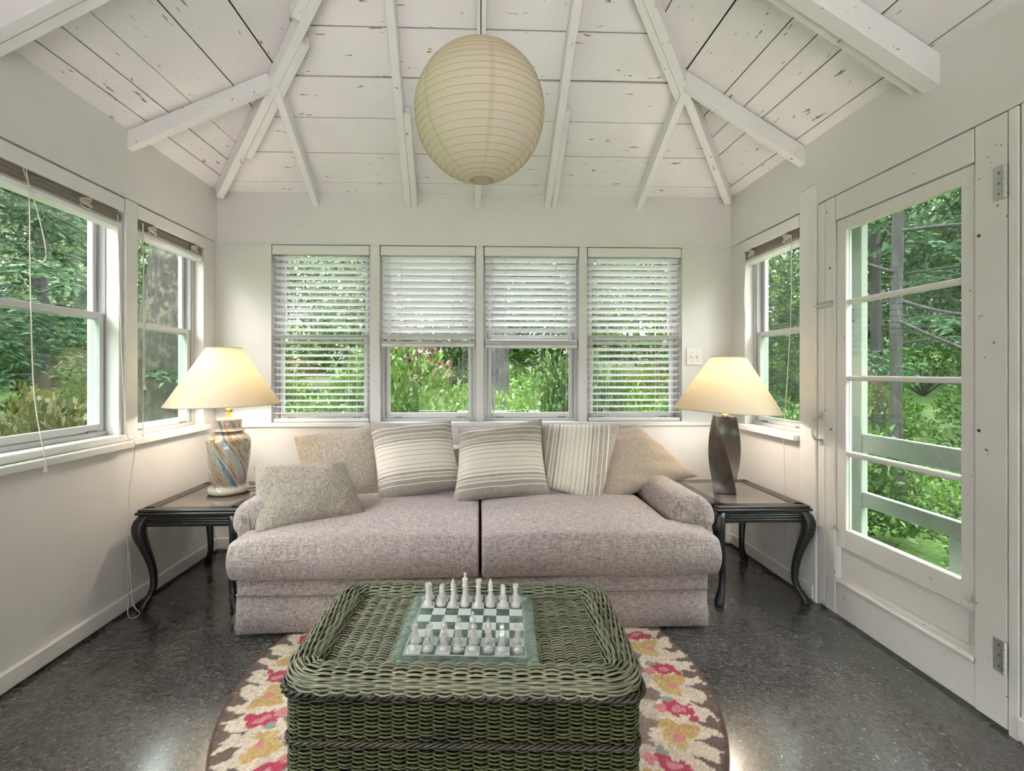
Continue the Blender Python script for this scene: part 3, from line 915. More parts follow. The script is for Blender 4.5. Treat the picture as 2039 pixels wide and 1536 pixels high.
# ------------------------------------------------------------------ cushions on the sofa
def pillow(name, corners, T, mat, label, k=.055, seed=0, n=26, group='loose pillows on the sofa'):
    """corners: top-left, top-right, bottom-right, bottom-left in room space"""
    tl, tr, br, bl = [np.array(c, float) for c in corners]
    c = (tl + tr + br + bl) / 4
    ex = ((tr + br) - (tl + bl)); ex /= np.linalg.norm(ex)
    ey = ((tl + tr) - (bl + br)); ey -= ex * ey.dot(ex); ey /= np.linalg.norm(ey)
    ez = np.cross(ex, ey)
    loc = lambda p: np.array([(p - c).dot(ex), (p - c).dot(ey), (p - c).dot(ez)])
    tl, tr, br, bl = [loc(p) for p in (tl, tr, br, bl)]
    rs_ = np.random.RandomState(seed); ph = rs_.rand(8) * 6
    g = [math.sin(math.pi / 2 * (2 * i / n - 1)) for i in range(n + 1)]
    P = []; F = []
    def pt(u, v, s):
        uu = u * (1 - k * (1 - v * v) ** 1.0); vv = v * (1 - k * (1 - u * u))
        a, b_ = (uu + 1) / 2, (vv + 1) / 2
        p = (tl * (1 - a) + tr * a) * b_ + (bl * (1 - a) + br * a) * (1 - b_)
        e = max(0., (1 - abs(u) ** 2.6) * (1 - abs(v) ** 2.6))
        t = T / 2 * e ** .48
        w = .010 * e ** .5 * (1 - e ** 2) * (math.sin(9 * u + ph[0] + 3 * v) * math.sin(7 * v + ph[1]) + .6 * math.sin(13 * v + 5 * u + ph[2]))
        return p + np.array([0, 0, s * t + w + (.012 * math.sin(2 * u + ph[3]) * (1 - abs(v)))])
    m = n + 1
    front = [[0] * m for _ in range(m)]; back = [[0] * m for _ in range(m)]
    for i in range(m):
        for j in range(m):
            front[i][j] = len(P); P.append(pt(g[i], g[j], 1))
    for i in range(m):
        for j in range(m):
            if i in (0, n) or j in (0, n): back[i][j] = front[i][j]
            else: back[i][j] = len(P); P.append(pt(g[i], g[j], -1))
    for i in range(n):
        for j in range(n):
            F.append((front[i][j], front[i + 1][j], front[i + 1][j + 1], front[i][j + 1]))
            F.append((back[i][j], back[i][j + 1], back[i + 1][j + 1], back[i + 1][j]))
    o = obj(name, raw_mesh(name, np.array(P), F, mat, smooth='all'))
    m4 = Matrix((ex, ey, ez)).transposed().to_4x4(); m4.translation = Vector(c)
    o.matrix_world = m4
    md = o.modifiers.new('soft', 'SUBSURF'); md.levels = 1; md.render_levels = 1
    edge = [P[front[i][0]] for i in range(n)] + [P[front[n][j]] for j in range(n)] + [P[front[n - i][n]] for i in range(n)] + [P[front[0][n - j]] for j in range(n)]
    V, FF = tube_np(np.array(edge), .0035, 5, True)
    obj('seam', raw_mesh('seam', V, FF, mat, smooth='all'), o)
    return tag(o, label, 'pillow', group)
pillow('throw_pillow', [(-1.147, 2.900, 0.783), (-0.578, 2.930, 0.867), (-0.568, 2.700, 0.462), (-1.007, 2.720, 0.431)], .15, M_PIL_B, 'large plain beige ribbed pillow leaning behind the grey lumbar pillow', .04, 1)
pillow('throw_pillow', [(-0.673, 2.840, 0.881), (-0.180, 2.860, 0.889), (-0.099, 2.680, 0.527), (-0.554, 2.580, 0.444)], .17, M_STRIPE, 'cross-striped cream pillow with its lower edge sloping up towards the sofa middle', .06, 2)
pillow('throw_pillow', [(-0.125, 2.820, 0.844), (0.382, 2.850, 0.895), (0.403, 2.620, 0.486), (-0.144, 2.550, 0.468)], .17, M_STRIPE, 'cross-striped cream pillow sitting over the gap between the seat cushions', .06, 3)
pillow('throw_pillow', [(0.872, 2.830, 0.861), (0.673, 2.570, 0.441), (0.380, 2.660, 0.528), (0.365, 2.860, 0.862)], .14, M_STRIPE, 'cream pillow with stripes running up and down', .045, 4)
pillow('throw_pillow', [(0.715, 2.930, 0.779), (1.007, 2.930, 0.842), (1.299, 2.720, 0.566), (0.674, 2.620, 0.427)], .16, M_PIL_C, 'smooth tan pillow slumped against the arm beside the twisted lamp', .05, 5)
pillow('lumbar_pillow', [(-1.140, 2.380, 0.704), (-0.734, 2.520, 0.699), (-0.570, 2.330, 0.482), (-1.025, 2.150, 0.440)], .15, M_PIL_A, 'small grey-taupe ribbed lumbar pillow lying against the arm beside the marbled lamp', .03, 6)

# ------------------------------------------------------------------ end tables
def black_wood():
    n = N('black_lacquered_wood', (.022, .022, .026), .32)
    n.rough(n.fr(n.noise(n.co((4, 4, 30)), 4, 3), .3, .7, .26, .42))
    n.bump(n.noise(n.co((50, 50, 4)), 1, 3), .12, .003)
    return n.m
M_BLACK = black_wood()
M_BLACKTOP = N('dark_table_rim', (.030, .026, .026), .30).m
M_SMOKED = N('smoked_table_glass', (.15, .125, .11), .06, Specular_IOR_Level=.8).m
def end_table(x0, x1, y0, y1, ztop, label):
    t = empty('end_table', ((x0 + x1) / 2, (y0 + y1) / 2, 0), label, 'table', 'black cabriole end tables')
    # rim of the top, bevelled, around an inset of smoked glass
    def rim_ring(b, e0, e1, z0, z1):
        X0, X1, Y0, Y1 = x0 - e0, x1 + e0, y0 - e0, y1 + e0
        b.box(X0, X1, Y0, Y0 + e1, z0, z1, .006); b.box(X0, X1, Y1 - e1, Y1, z0, z1, .006)
        b.box(X0, X0 + e1, Y0 + e1 * .5, Y1 - e1 * .5, z0, z1, .006); b.box(X1 - e1, X1, Y0 + e1 * .5, Y1 - e1 * .5, z0, z1, .006)
    b = B(); rim_ring(b, .0, .060, ztop - .014, ztop); rim_ring(b, .008, .060, ztop - .026, ztop - .013); b.build('rim', M_BLACKTOP, t, smooth=30)
    B().box(x0 + .05, x1 - .05, y0 + .05, y1 - .05, ztop - .016, ztop - .004, .001).build('glass_inset', M_SMOKED, t)
    # reeded apron
    b = B()
    for q in range(4):
        z = ztop - .034 - q * .0125
        b.tube([(x0 + .03, y0 + .012, z), (x1 - .03, y0 + .012, z)], .0068, 8); b.tube([(x0 + .03, y1 - .012, z), (x1 - .03, y1 - .012, z)], .0068, 8)
        b.tube([(x0 + .012, y0 + .03, z), (x0 + .012, y1 - .03, z)], .0068, 8); b.tube([(x1 - .012, y0 + .03, z), (x1 - .012, y1 - .03, z)], .0068, 8)
    for a in ((x0 + .02, x1 - .02, y0 + .012, y0 + .03), (x0 + .02, x1 - .02, y1 - .03, y1 - .012), (x0 + .012, x0 + .03, y0 + .02, y1 - .02), (x1 - .03, x1 - .012, y0 + .02, y1 - .02)):
        b.box(*a, ztop - .088, ztop - .024, .002)
    b.build('apron', M_BLACK, t, smooth=True)
    # cabriole legs
    zs_ = [(ztop - .026, .000, .026), (ztop - .05, .014, .030), (ztop - .085, .022, .0315), (ztop - .13, .020, .029), (ztop - .19, .006, .0235), (ztop - .26, -.010, .019), (ztop - .33, -.020, .0165), (.115, -.022, .0150), (.075, -.014, .0155), (.045, .002, .019), (.022, .012, .0225), (.006, .014, .0225), (0, .013, .019)]
    for cx, cy in ((x0 + .028, y0 + .028), (x1 - .028, y0 + .028), (x0 + .028, y1 - .028), (x1 - .028, y1 - .028)):
        dx = 1 if cx > (x0 + x1) / 2 else -1; dy = 1 if cy > (y0 + y1) / 2 else -1
        zz = np.array(zs_); Z = np.concatenate([np.linspace(zz[i, 0], zz[i + 1, 0], 4, endpoint=False) for i in range(len(zz) - 1)] + [[0.0]])
        o_ = np.interp(-Z, -zz[:, 0], zz[:, 1]); r_ = np.interp(-Z, -zz[:, 0], zz[:, 2])
        ker = np.array([.25, .5, .25])
        for _ in range(3): o_[1:-1] = np.convolve(o_, ker, 'valid'); r_[1:-1] = np.convolve(r_, ker, 'valid')
        seg = 16; P = []; F = []
        for z, o2, r in zip(Z, o_, r_):
            for i in range(seg):
                a = 2 * math.pi * i / seg
                rr = r * (1 + .06 * math.cos(4 * a + math.pi) ) * (1 + .025 * math.cos(16 * a / 2))
                P.append((cx + dx * o2 + rr * math.cos(a), cy + dy * o2 + rr * math.sin(a), z))
        for k in range(len(Z) - 1):
            for i in range(seg):
                j = (i + 1) % seg
                F.append((k * seg + i, (k + 1) * seg + i, (k + 1) * seg + j, k * seg + j))
        F.append(tuple(range(seg))); F.append(tuple(range((len(Z) - 1) * seg, len(Z) * seg))[::-1])
        b = B(); b.add(P, F); b.build('leg', M_BLACK, t, smooth='all')
    return t
ZT = .505
end_table(-1.690, -1.205, 2.335, 2.925, ZT, 'black glass-topped end table with curved legs under the marbled lamp')
end_table(1.205, 1.685, 2.300, 2.885, ZT, 'black glass-topped end table with curved legs under the twisted lamp')

# ------------------------------------------------------------------ table lamps
def shade_mat(name, col):
    n = N(name, col, .8)
    df = n.node('ShaderNodeBsdfDiffuse'); df.inputs[0].default_value = (*col, 1)
    tl = n.node('ShaderNodeBsdfTranslucent'); tl.inputs[0].default_value = (col[0], col[1] * .95, col[2] * .80, 1)
    mx = n.node('ShaderNodeMixShader'); mx.inputs[0].default_value = .42
    n.l(df.outputs[0], mx.inputs[1]); n.l(tl.outputs[0], mx.inputs[2]); n.l(mx.outputs[0], n.out.inputs[0])
    return n.m
M_SHADE = shade_mat('linen_lamp_shade', (.82, .77, .69))
M_SHADETRIM = N('shade_trim', (.66, .58, .47), .8).m
M_BRASS = N('polished_brass', (.62, .44, .16), .25, Metallic=1.0).m
M_BULB = N('lit_bulb', (1, .9, .7), .4, Emission_Color=(1, .80, .50, 1), Emission_Strength=6.0).m
def marble():
    n = N('swirled_ceramic_glaze', (.6, .6, .55), .08, Coat_Weight=.6)
    co = n.co((1, 1, 1))
    x, y, z = n.sep(co)[0:3]
    ang = n.math('ARCTAN2', y, x)
    s = n.math('ADD', n.math('MULTIPLY', ang, 1.0), n.math('MULTIPLY', z, 5.5))
    cb = n.node('ShaderNodeCombineXYZ')
    n.l(n.math('COSINE', s), cb.inputs[0]); n.l(n.math('SINE', s), cb.inputs[1]); n.l(n.math('MULTIPLY', z, 1.3), cb.inputs[2])
    f = n.noise(cb.outputs[0], 1.25, 4, .6, 1.3)
    c = n.ramp(f, [(.0, (.03, .025, .04)), (.31, (.035, .03, .05)), (.335, (.48, .46, .42)), (.37, (.11, .14, .19)), (.43, (.20, .25, .29)), (.455, (.50, .48, .42)), (.485, (.30, .34, .35)), (.52, (.52, .49, .42)), (.545, (.32, .13, .045)), (.575, (.36, .24, .14)), (.60, (.48, .46, .40)), (.65, (.17, .20, .22)), (.69, (.50, .47, .41)), (.74, (.30, .12, .05)), (.80, (.45, .42, .36))])
    c = n.mix(n.fr(z, .40, .43), c, n.mix(n.fr(f, .45, .6), (.62, .62, .57), (.45, .17, .07)))
    c = n.mix(n.fr(z, .045, .03), c, (.66, .60, .52))
    n.base(c); return n.m
M_MARBLE = marble()
def bronze():
    n = N('burnished_bronze', (.10, .085, .075), .3, Metallic=.75)
    f = n.noise(n.co((5, 5, 3)), 1, 2)
    n.base(n.ramp(f, [(.25, (.075, .066, .062)), (.5, (.12, .104, .096)), (.75, (.19, .162, .145))])); n.rough(n.fr(f, .3, .7, .20, .32))
    return n.m
M_BRONZE = bronze()
def cone_shade(cx, cy, z0, z1, r0, r1, parent, tilt):
    n = 14
    prof = [(r0 + (r1 - r0) * i / n, z0 + (z1 - z0) * i / n) for i in range(n + 1)]
    t = .0025
    full = prof + [(r - t, z) for r, z in prof[::-1]] + [prof[0]]
    b = B(); b.lathe(full, (0, 0, -z0), 64, cap=False)
    V = np.concatenate(b.v); m = np.array(Matrix.Rotation(tilt, 3, 'Y')); b.v = [V @ m.T + np.array([cx, cy, z0])]
    s = b.build('lamp_shade', M_SHADE, parent, smooth=50)
    b = B()
    a = np.linspace(0, 2 * math.pi, 64, endpoint=False)
    for r, z in ((r0, 0), (r1, z1 - z0)):
        ring = np.stack([r * np.cos(a), r * np.sin(a), 0 * a + z], 1) @ m.T + np.array([cx, cy, z0])
        b.tube(ring, .0028, 5, closed=True)
    b.build('shade_trim', M_SHADETRIM, s, smooth=True)
    # spider wires holding the shade
    b = B()
    for q in range(3):
        an = q * 2 * math.pi / 3 + .3
        p = np.array([[0, 0, z1 - z0 - .02], [r1 * math.cos(an), r1 * math.sin(an), z1 - z0]]) @ m.T + np.array([cx, cy, z0])
        b.tube(p, .0015, 4)
    b.build('spider', M_BRASS, s)
    return s
def lamp_light(cx, cy, z, parent, name):
    b = B(); prof = [(.0, -.055), (.012, -.055), (.014, -.03), (.026, -.005), (.030, .018), (.024, .038), (.010, .050), (0, .052)]
    b.lathe(prof, (cx, cy, z), 16, cap=False); b.build('light_bulb', M_BULB, parent, smooth='all')
    ld = bpy.data.lights.new(name, 'POINT'); ld.energy = LAMP_W; ld.color = (1.0, .87, .72); ld.shadow_soft_size = .034
    lo = bpy.data.objects.new(name, ld); lo.location = Vector((cx, cy, z + .005)) - wloc(parent); link(lo, parent)
    lo['kind'] = 'helper'
LAMP_W = 17.0
lx, ly = -1.428, 2.68
lampL = empty('table_lamp', (lx, ly, ZT), 'lit ginger jar lamp of swirled grey and rust ceramic with cone shade', 'lamp')
prof = [(.0, 0), (.100, 0), (.107, .008), (.107, .022), (.100, .034), (.090, .040), (.086, .048), (.088, .056), (.092, .070), (.099, .12), (.107, .18), (.113, .24), (.1145, .275), (.111, .300), (.100, .320), (.084, .332), (.074, .338), (.072, .345)]
b = B(); b.lathe(prof, (lx, ly, ZT), 64, cap=False); b.build('jar', M_MARBLE, lampL, smooth=50)
b = B(); b.lathe([(.0, .347), (.082, .347), (.084, .352), (.078, .358), (.067, .366), (.066, .372), (.066, .408), (.062, .418), (.050, .425), (.0, .427)], (lx, ly, ZT), 48, cap=False); b.build('lid', M_MARBLE, lampL, smooth=45)
b = B(); b.lathe([(.016, .425), (.012, .432), (.008, .440), (.013, .447), (.018, .456), (.019, .464), (.016, .474), (.010, .480), (.008, .49), (.014, .50), (.018, .505), (.018, .545), (0, .545)], (lx, ly, ZT), 20, cap=False); b.build('brass_neck', M_BRASS, lampL, smooth=40)
cone_shade(lx - .024, ly, 1.002, 1.322, .292, .090, lampL, math.radians(-.6))
lamp_light(lx - .004, ly, ZT + .61, lampL, 'lamp_light')
# cord running off the base
M_WIRE = N('dark_lamp_wire', (.06, .05, .045), .5).m
b = B(); b.tube(bez([(lx + .09, ly + .05, ZT + .004), (lx + .13, ly + .10, ZT + .004), (lx + .16, ly + .20, ZT + .004), (lx + .17, ly + .238, ZT + .003), (lx + .172, ly + .262, ZT - .03), (lx + .175, ly + .30, .30)], 8), .003, 6); b.build('power_cord', M_WIRE, lampL, smooth=True)

rx, ry = 1.400, 2.60
lampR = empty('table_lamp', (rx, ry, ZT), 'lit lamp on a twisted square bronze column with a leaning cone shade', 'lamp')
P = []; F = []; nz = 48; ns = 8
for k in range(nz + 1):
    t = k / nz
    hw = .060 + .008 * math.sin(math.pi * t) - .006 * t
    an = math.radians(68 - 82 * t)
    for e in range(4):
        a0 = an + e * math.pi / 2 + math.pi / 4; a1 = a0 + math.pi / 2
        p0 = np.array([math.cos(a0), math.sin(a0)]) * hw * 1.414; p1 = np.array([math.cos(a1), math.sin(a1)]) * hw * 1.414
        for i in range(ns):
            q = p0 + (p1 - p0) * i / ns
            q = q * (1 - .05 * math.sin(math.pi * i / ns))
            P.append((rx + q[0] * (.92), ry + q[1] * .92, ZT + .43 * t))
m = 4 * ns
for k in range(nz):
    for i in range(m): F.append((k * m + i, k * m + (i + 1) % m, (k + 1) * m + (i + 1) % m, (k + 1) * m + i))
F.append(tuple(range(m))[::-1]); F.append(tuple(range(nz * m, nz * m + m)))
b = B(); b.add(P, F); b.build('column', M_BRONZE, lampR, smooth=35)
b = B(); b.lathe([(.02, .43), (.02, .438), (.010, .445), (.010, .50), (.018, .505), (.018, .545), (0, .545)], (rx + .004, ry, ZT), 16, cap=False); b.build('socket', M_BRASS, lampR, smooth=40)
cone_shade(rx + .010, ry, .966, 1.270, .282, .092, lampR, math.radians(2.6))
lamp_light(rx + .014, ry, ZT + .60, lampR, 'lamp_light')
b = B(); b.tube(bez([(rx + .06, ry + .03, ZT + .004), (rx + .10, ry + .10, ZT + .004), (rx + .14, ry + .26, ZT + .003), (rx + .15, ry + .30, ZT - .02), (rx + .15, ry + .33, .25)], 8), .003, 6); b.build('power_cord', M_WIRE, lampR, smooth=True)

# ------------------------------------------------------------------ paper lantern
def paper():
    n = N('rice_paper', (.70, .62, .46), .8)
    co = n.co(); x, y, z = n.sep(co)[0:3]
    ang = n.math('ARCTAN2', y, x)
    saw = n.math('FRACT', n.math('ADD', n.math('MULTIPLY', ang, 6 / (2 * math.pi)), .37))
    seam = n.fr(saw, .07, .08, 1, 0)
    base = n.ramp(n.fr(z, -.21, .21), [(0, (.90, .84, .70)), (.6, (.86, .79, .65)), (.85, (.80, .68, .52)), (1, (.74, .59, .43))])  # cream below to tan above: fall of ambient light painted into the paper
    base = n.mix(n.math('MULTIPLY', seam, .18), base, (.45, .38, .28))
    cr = n.noise(n.co((1, 1, .5)), 42, 4, .6, 2.0)
    df = n.node('ShaderNodeBsdfDiffuse'); tl = n.node('ShaderNodeBsdfTranslucent'); mx = n.node('ShaderNodeMixShader')
    n.l(base, df.inputs[0]); n.l(base, tl.inputs[0]); mx.inputs[0].default_value = .38
    bp_ = n.node('ShaderNodeBump'); bp_.inputs['Strength'].default_value = .5; bp_.inputs['Distance'].default_value = .006
    n.l(cr, bp_.inputs['Height']); n.l(bp_.outputs[0], df.inputs['Normal'])
    n.l(df.outputs[0], mx.inputs[1]); n.l(tl.outputs[0], mx.inputs[2]); n.l(mx.outputs[0], n.out.inputs[0])
    return n.m
LX, LY, LZ, LR = .0, 1.50, 2.028, .2085
lan = empty('paper_lantern', (LX, LY, LZ), 'round cream paper lantern hanging from the ridge by a thin dark cord', 'lantern')
NRIB = 28
ths = [math.radians(10.5 + (180 - 19) * i / (NRIB * 4)) for i in range(NRIB * 4 + 1)]
prof = []
for i, t in enumerate(ths):
    sc = 1 - .009 * abs(math.sin(math.pi * i / 4 + math.pi / 2)) ** 0 * (1 - abs(math.cos(math.pi * i / 4))) 
    prof.append((LR * math.sin(t) * sc, -LR * (1.035 if t < math.pi / 2 else .99) * math.cos(t) * sc))
tiltm = np.array(Euler((math.radians(3), math.radians(-2.5), math.radians(20))).to_matrix())
b = B(); b.lathe(prof, (0, 0, 0), 96, cap=False); b.v = [np.concatenate(b.v) @ tiltm.T + np.array([LX, LY, LZ])]
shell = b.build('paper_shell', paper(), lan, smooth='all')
M_RIB = N('bamboo_rib', (.50, .40, .26), .7).m
aa = np.linspace(0, 2 * math.pi, 64, endpoint=False)
for i in range(0, NRIB * 4 + 1, 4):
    r, z = prof[i]
    b = B(); ring = np.stack([(r + .0005) * np.cos(aa), (r + .0005) * np.sin(aa), 0 * aa + z], 1) @ tiltm.T + np.array([LX, LY, LZ])
    b.tube(ring, .0006 if 0 < i < NRIB * 4 else .0022, 4, closed=True); b.build('rib', M_RIB, lan, smooth=True)
b = B(); b.tube([(LX + .004, LY, LZ + .18), (LX + .006, LY + .0, 3.33)], .0026, 6); b.build('cord', N('black_flex', (.03, .04, .035), .5).m, lan)
b = B(); b.lathe([(.018, -.03), (.02, 0), (.02, .05), (.006, .06), (0, .06)], (LX + .004, LY, LZ + .13), 16); b.build('socket', M_BLACK, lan, smooth=40)
b = B(); b.tube([(LX - .045, LY, LZ + .195), (LX + .004, LY, LZ + .20), (LX + .05, LY, LZ + .195)], .0016, 5); b.build('hanger_wire', M_STEEL, lan)

# ------------------------------------------------------------------ round hooked rug
def rug():
    cx, cy, r = -.022, 1.815, .895
    o = empty('round_rug', (cx, cy, 0), 'round cream hooked rug with pink and ochre flowers and a brown zigzag border', 'rug')
    n = 300
    rr = np.random.RandomState(5)
    g = np.linspace(-r, r, n)
    X, Y = np.meshgrid(g, g, indexing='ij')
    Rd = np.hypot(X, Y); A = np.arctan2(Y, X)
    def smooth_noise(k, sd):
        q = np.random.RandomState(sd).rand(k + 2, k + 2)
        t = np.linspace(0, k - 1e-6, n); i = t.astype(int); f_ = t - i
        f_ = f_ * f_ * (3 - 2 * f_)
        a = q[i][:, i] * (1 - f_)[None] + q[i][:, i + 1] * f_[None]; b2 = q[i + 1][:, i] * (1 - f_)[None] + q[i + 1][:, i + 1] * f_[None]
        return a * (1 - f_)[:, None] + b2 * f_[:, None]
    w = (smooth_noise(70, 1) - .5) * .030 + (smooth_noise(150, 2) - .5) * .018
    Rw = Rd + w; Aw = A + (smooth_noise(60, 3) - .5) * .045
    cream = np.array([.58, .48, .385]); brown = np.array([.135, .095, .078]); dk = np.array([.20, .15, .125])
    C = np.tile(cream, (n, n, 1)); C *= (1 + .10 * (smooth_noise(40, 4)[..., None] - .5))
    def put(mask, col): C[mask] = np.array(col) * 1.0
    # border zigzag
    zz = np.abs(((Aw * 62 / (2 * math.pi)) % 1) - .5) * 2
    put((zz < .62 * (Rw - .795) / .075) | (Rw > .872), brown); put(Rw > .884, (.11, .065, .055))
    # wandering brown band
    zz2 = np.abs(((Aw * 34 / (2 * math.pi) + .3) % 1) - .5) * 2
    band = (Rw < .655 + .040 * zz2) & (Rw > .44)
    put(band, dk)
    gaps = smooth_noise(36, 8) > .60
    put(band & gaps, (.44, .36, .30))
    # flower groups around the cream ring
    nf = 40
    for q in range(nf):
        a = 2 * math.pi * q / nf + rr.uniform(-.02, .02)
        def blob(rad, da, s1, s2, col, th=0.0):
            bx, by = (rad + .022) * math.cos(a + da), (rad + .022) * math.sin(a + da)
            ux, uy = math.cos(a + th), math.sin(a + th)
            dx, dy = X - bx + w * .6, Y - by + w * .6
            p, s_ = dx * ux + dy * uy, -dx * uy + dy * ux
            put((p / s1) ** 2 + (s_ / s2) ** 2 < 1, col)
        if q % 2 == 0:
            blob(.735, .0, .048, .030, (.40, .045, .085), .3); blob(.700, .02, .030, .022, (.40, .045, .085)); blob(.732, .006, .026, .013, (.50, .20, .22), .3)
            blob(.775, -.03, .014, .016, (.40, .045, .085)); blob(.690, .055, .022, .015, (.22, .26, .22)); blob(.665, -.02, .022, .022, (.52, .20, .20))
        else:
            blob(.745, .03, .050, .028, (.46, .30, .12), .7); blob(.715, -.035, .045, .028, (.48, .33, .15), -.6); blob(.700, .04, .038, .026, (.46, .30, .12)); blob(.728, .0, .018, .016, (.52, .20, .20))
    for q in range(30):
        a = 2 * math.pi * (q + .5) / 30
        col = [(.50, .18, .20), (.46, .30, .15), (.52, .44, .36), (.24, .26, .21)][q % 4]
        bx, by = .570 * math.cos(a), .570 * math.sin(a)
        put(((X - bx + w) ** 2 + (Y - by + w) ** 2) < .030 ** 2, col)
    # inner field
    inner = (Rw < .36) & (Rw > .33 - .03 * zz2); put(inner, dk)
    for q in range(14):
        a = 2 * math.pi * q / 14; bx, by = .20 * math.cos(a), .20 * math.sin(a)
        put(((X - bx + w) ** 2 + (Y - by + w) ** 2) < .045 ** 2, [(.43, .03, .08), (.46, .30, .12), (.22, .26, .22)][q % 3])
    C *= (1 + .50 * (rr.rand(n, n, 1) - .5))
    Z = .009 + .0035 * rr.rand(n, n) + .002 * smooth_noise(120, 9)
    keep = Rd < r - .004
    idx = np.arange(n * n).reshape(n, n)
    q4 = np.stack([idx[:-1, :-1], idx[1:, :-1], idx[1:, 1:], idx[:-1, 1:]], -1)
    km = keep[:-1, :-1] & keep[1:, :-1] & keep[1:, 1:] & keep[:-1, 1:]
    Q = q4[km]
    V = np.stack([X, Y, Z], -1).reshape(-1, 3)
    used = np.unique(Q); remap = np.full(n * n, -1); remap[used] = np.arange(len(used))
    m = N('hooked_wool', (.6, .5, .4), .95); at = m.node('ShaderNodeVertexColor', layer_name='wool'); m.l(at.outputs[0], m.b.inputs['Base Color'])
    m.bump(m.noise(m.co((1, 1, 1)), 170, 2), .5, .006)
    me = quads_mesh('pile', V[used], remap[Q], m.m, False)
    ca = me.color_attributes.new('wool', 'FLOAT_COLOR', 'POINT')
    cc = np.ones((len(used), 4), np.float32); cc[:, :3] = C.reshape(-1, 3)[used]
    ca.data.foreach_set('color', cc.ravel())
    p = obj('pile', me, o); p['kind'] = 'stuff'
    b = B(); b.lathe([(0, .001), (r - .001, .001), (r, .006), (r - .006, .012), (r - .012, .008)], (cx, cy, 0), 128, cap=False)
    b.build('bound_edge', N('rug_binding', (.12, .065, .05), .9).m, o, smooth=40)
rug()

# ------------------------------------------------------------------ wicker trunk
def wicker_mat(name, hi, lo, dark):
    n = N(name, hi, .38)
    g = n.node('ShaderNodeNewGeometry')
    ri = g.outputs['Random Per Island']
    nz_ = n.noise(n.co(), 11, 3)
    c = n.ramp(ri, [(0, lo), (.5, hi), (1, tuple(k * 1.18 for k in hi))])
    c = n.mix(n.fr(nz_, .5, .75, 0, .7), c, dark)
    n.base(c); return n.m
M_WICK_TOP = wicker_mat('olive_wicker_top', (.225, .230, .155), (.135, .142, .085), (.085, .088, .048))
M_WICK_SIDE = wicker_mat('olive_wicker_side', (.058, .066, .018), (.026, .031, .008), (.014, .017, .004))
M_WICK_DARK = wicker_mat('brown_wicker_braid', (.034, .026, .015), (.018, .014, .008), (.012, .009, .006))
M_LINING = N('wicker_lining', (.014, .017, .006), .9).m

def weave(surf, s_len, n_st, rows, r, amp, closed, spp=6, seg=5, flat=.8, jitter=.12, seed=0, phase=1):
    """strands running along s at each t; surf(s, t) -> (P, Nrm) arrays"""
    rs_ = np.random.RandomState(seed)
    ns_ = n_st * spp + (0 if closed else 1)
    s = np.linspace(0, s_len, n_st * spp + 1)[:ns_]
    Vs, Qs = [], []; k = 0
    a = np.arange(seg) * 2 * math.pi / seg
    for j, t in enumerate(rows):
        P, Nn, T_ = surf(s, np.full_like(s, t))
        ph = math.pi * s / (s_len / n_st) + math.pi * (j // phase)
        off = amp * np.sin(ph) * (1 + jitter * rs_.randn()) + rs_.randn() * amp * .1
        P = P + Nn * off[:, None] + T_ * (rs_.randn() * r * .15 + .25 * r * np.sin(ph * .37 + rs_.rand() * 6))[:, None]
        rr = r * (1 + .08 * rs_.randn())
        ring = P[:, None] + rr * (Nn[:, None] * np.cos(a)[None, :, None] * flat + T_[:, None] * np.sin(a)[None, :, None])
        Vs.append(ring.reshape(-1, 3))
        i = np.arange(ns_ if closed else ns_ - 1); ii = (i + 1) % ns_
        for q in range(seg):
            qq = (q + 1) % seg
            Qs.append(np.stack([i * seg + q, ii * seg + q, ii * seg + qq, i * seg + qq], 1) + k)
        k += ns_ * seg
    return np.concatenate(Vs), np.concatenate(Qs)

TYAW = math.radians(-3.0)
trunk = empty('wicker_trunk', (-.030, 1.262, .011), 'green wicker trunk used as a coffee table with a thick woven rim', 'trunk')
trunk.rotation_euler = (0, 0, TYAW)
HW, HD, CR = .378, .207, .055       # centre line of the rim
def rrect(hw, hd, cr):
    """closed rounded rectangle by arc length: returns length and function s -> (x, y, nx, ny)"""
    segs = []; L = 0
    ex, ey = hw - cr, hd - cr; q = math.pi / 2 * cr
    parts = [('l', (-ex, -hd), (1, 0), 2 * ex), ('a', (ex, -ey), -math.pi / 2, q), ('l', (hw, -ey), (0, 1), 2 * ey), ('a', (ex, ey), 0, q),
             ('l', (ex, hd), (-1, 0), 2 * ex), ('a', (-ex, ey), math.pi / 2, q), ('l', (-hw, ey), (0, -1), 2 * ey), ('a', (-ex, -ey), math.pi, q)]
    tot = sum(p[3] for p in parts)
    def f_(s):
        s = np.asarray(s) % tot
        X = np.zeros_like(s); Y = np.zeros_like(s); NX = np.zeros_like(s); NY = np.zeros_like(s); acc = 0
        for p in parts:
            m = (s >= acc - 1e-9) & (s <= acc + p[3] + 1e-9); t = s[m] - acc
            if p[0] == 'l':
                X[m] = p[1][0] + p[2][0] * t; Y[m] = p[1][1] + p[2][1] * t; NX[m] = p[2][1]; NY[m] = -p[2][0]
            else:
                an = p[2] + t / cr
                X[m] = p[1][0] + cr * np.cos(an); Y[m] = p[1][1] + cr * np.sin(an); NX[m] = np.cos(an); NY[m] = np.sin(an)
            acc += p[3]
        return X, Y, NX, NY
    return tot, f_
def wobj(name, VQ, mat, stuff=True):
    o = obj(name, quads_mesh(name, VQ[0], VQ[1], mat, True), trunk)
    if stuff: o['kind'] = 'stuff'
    return o
ZP = .481
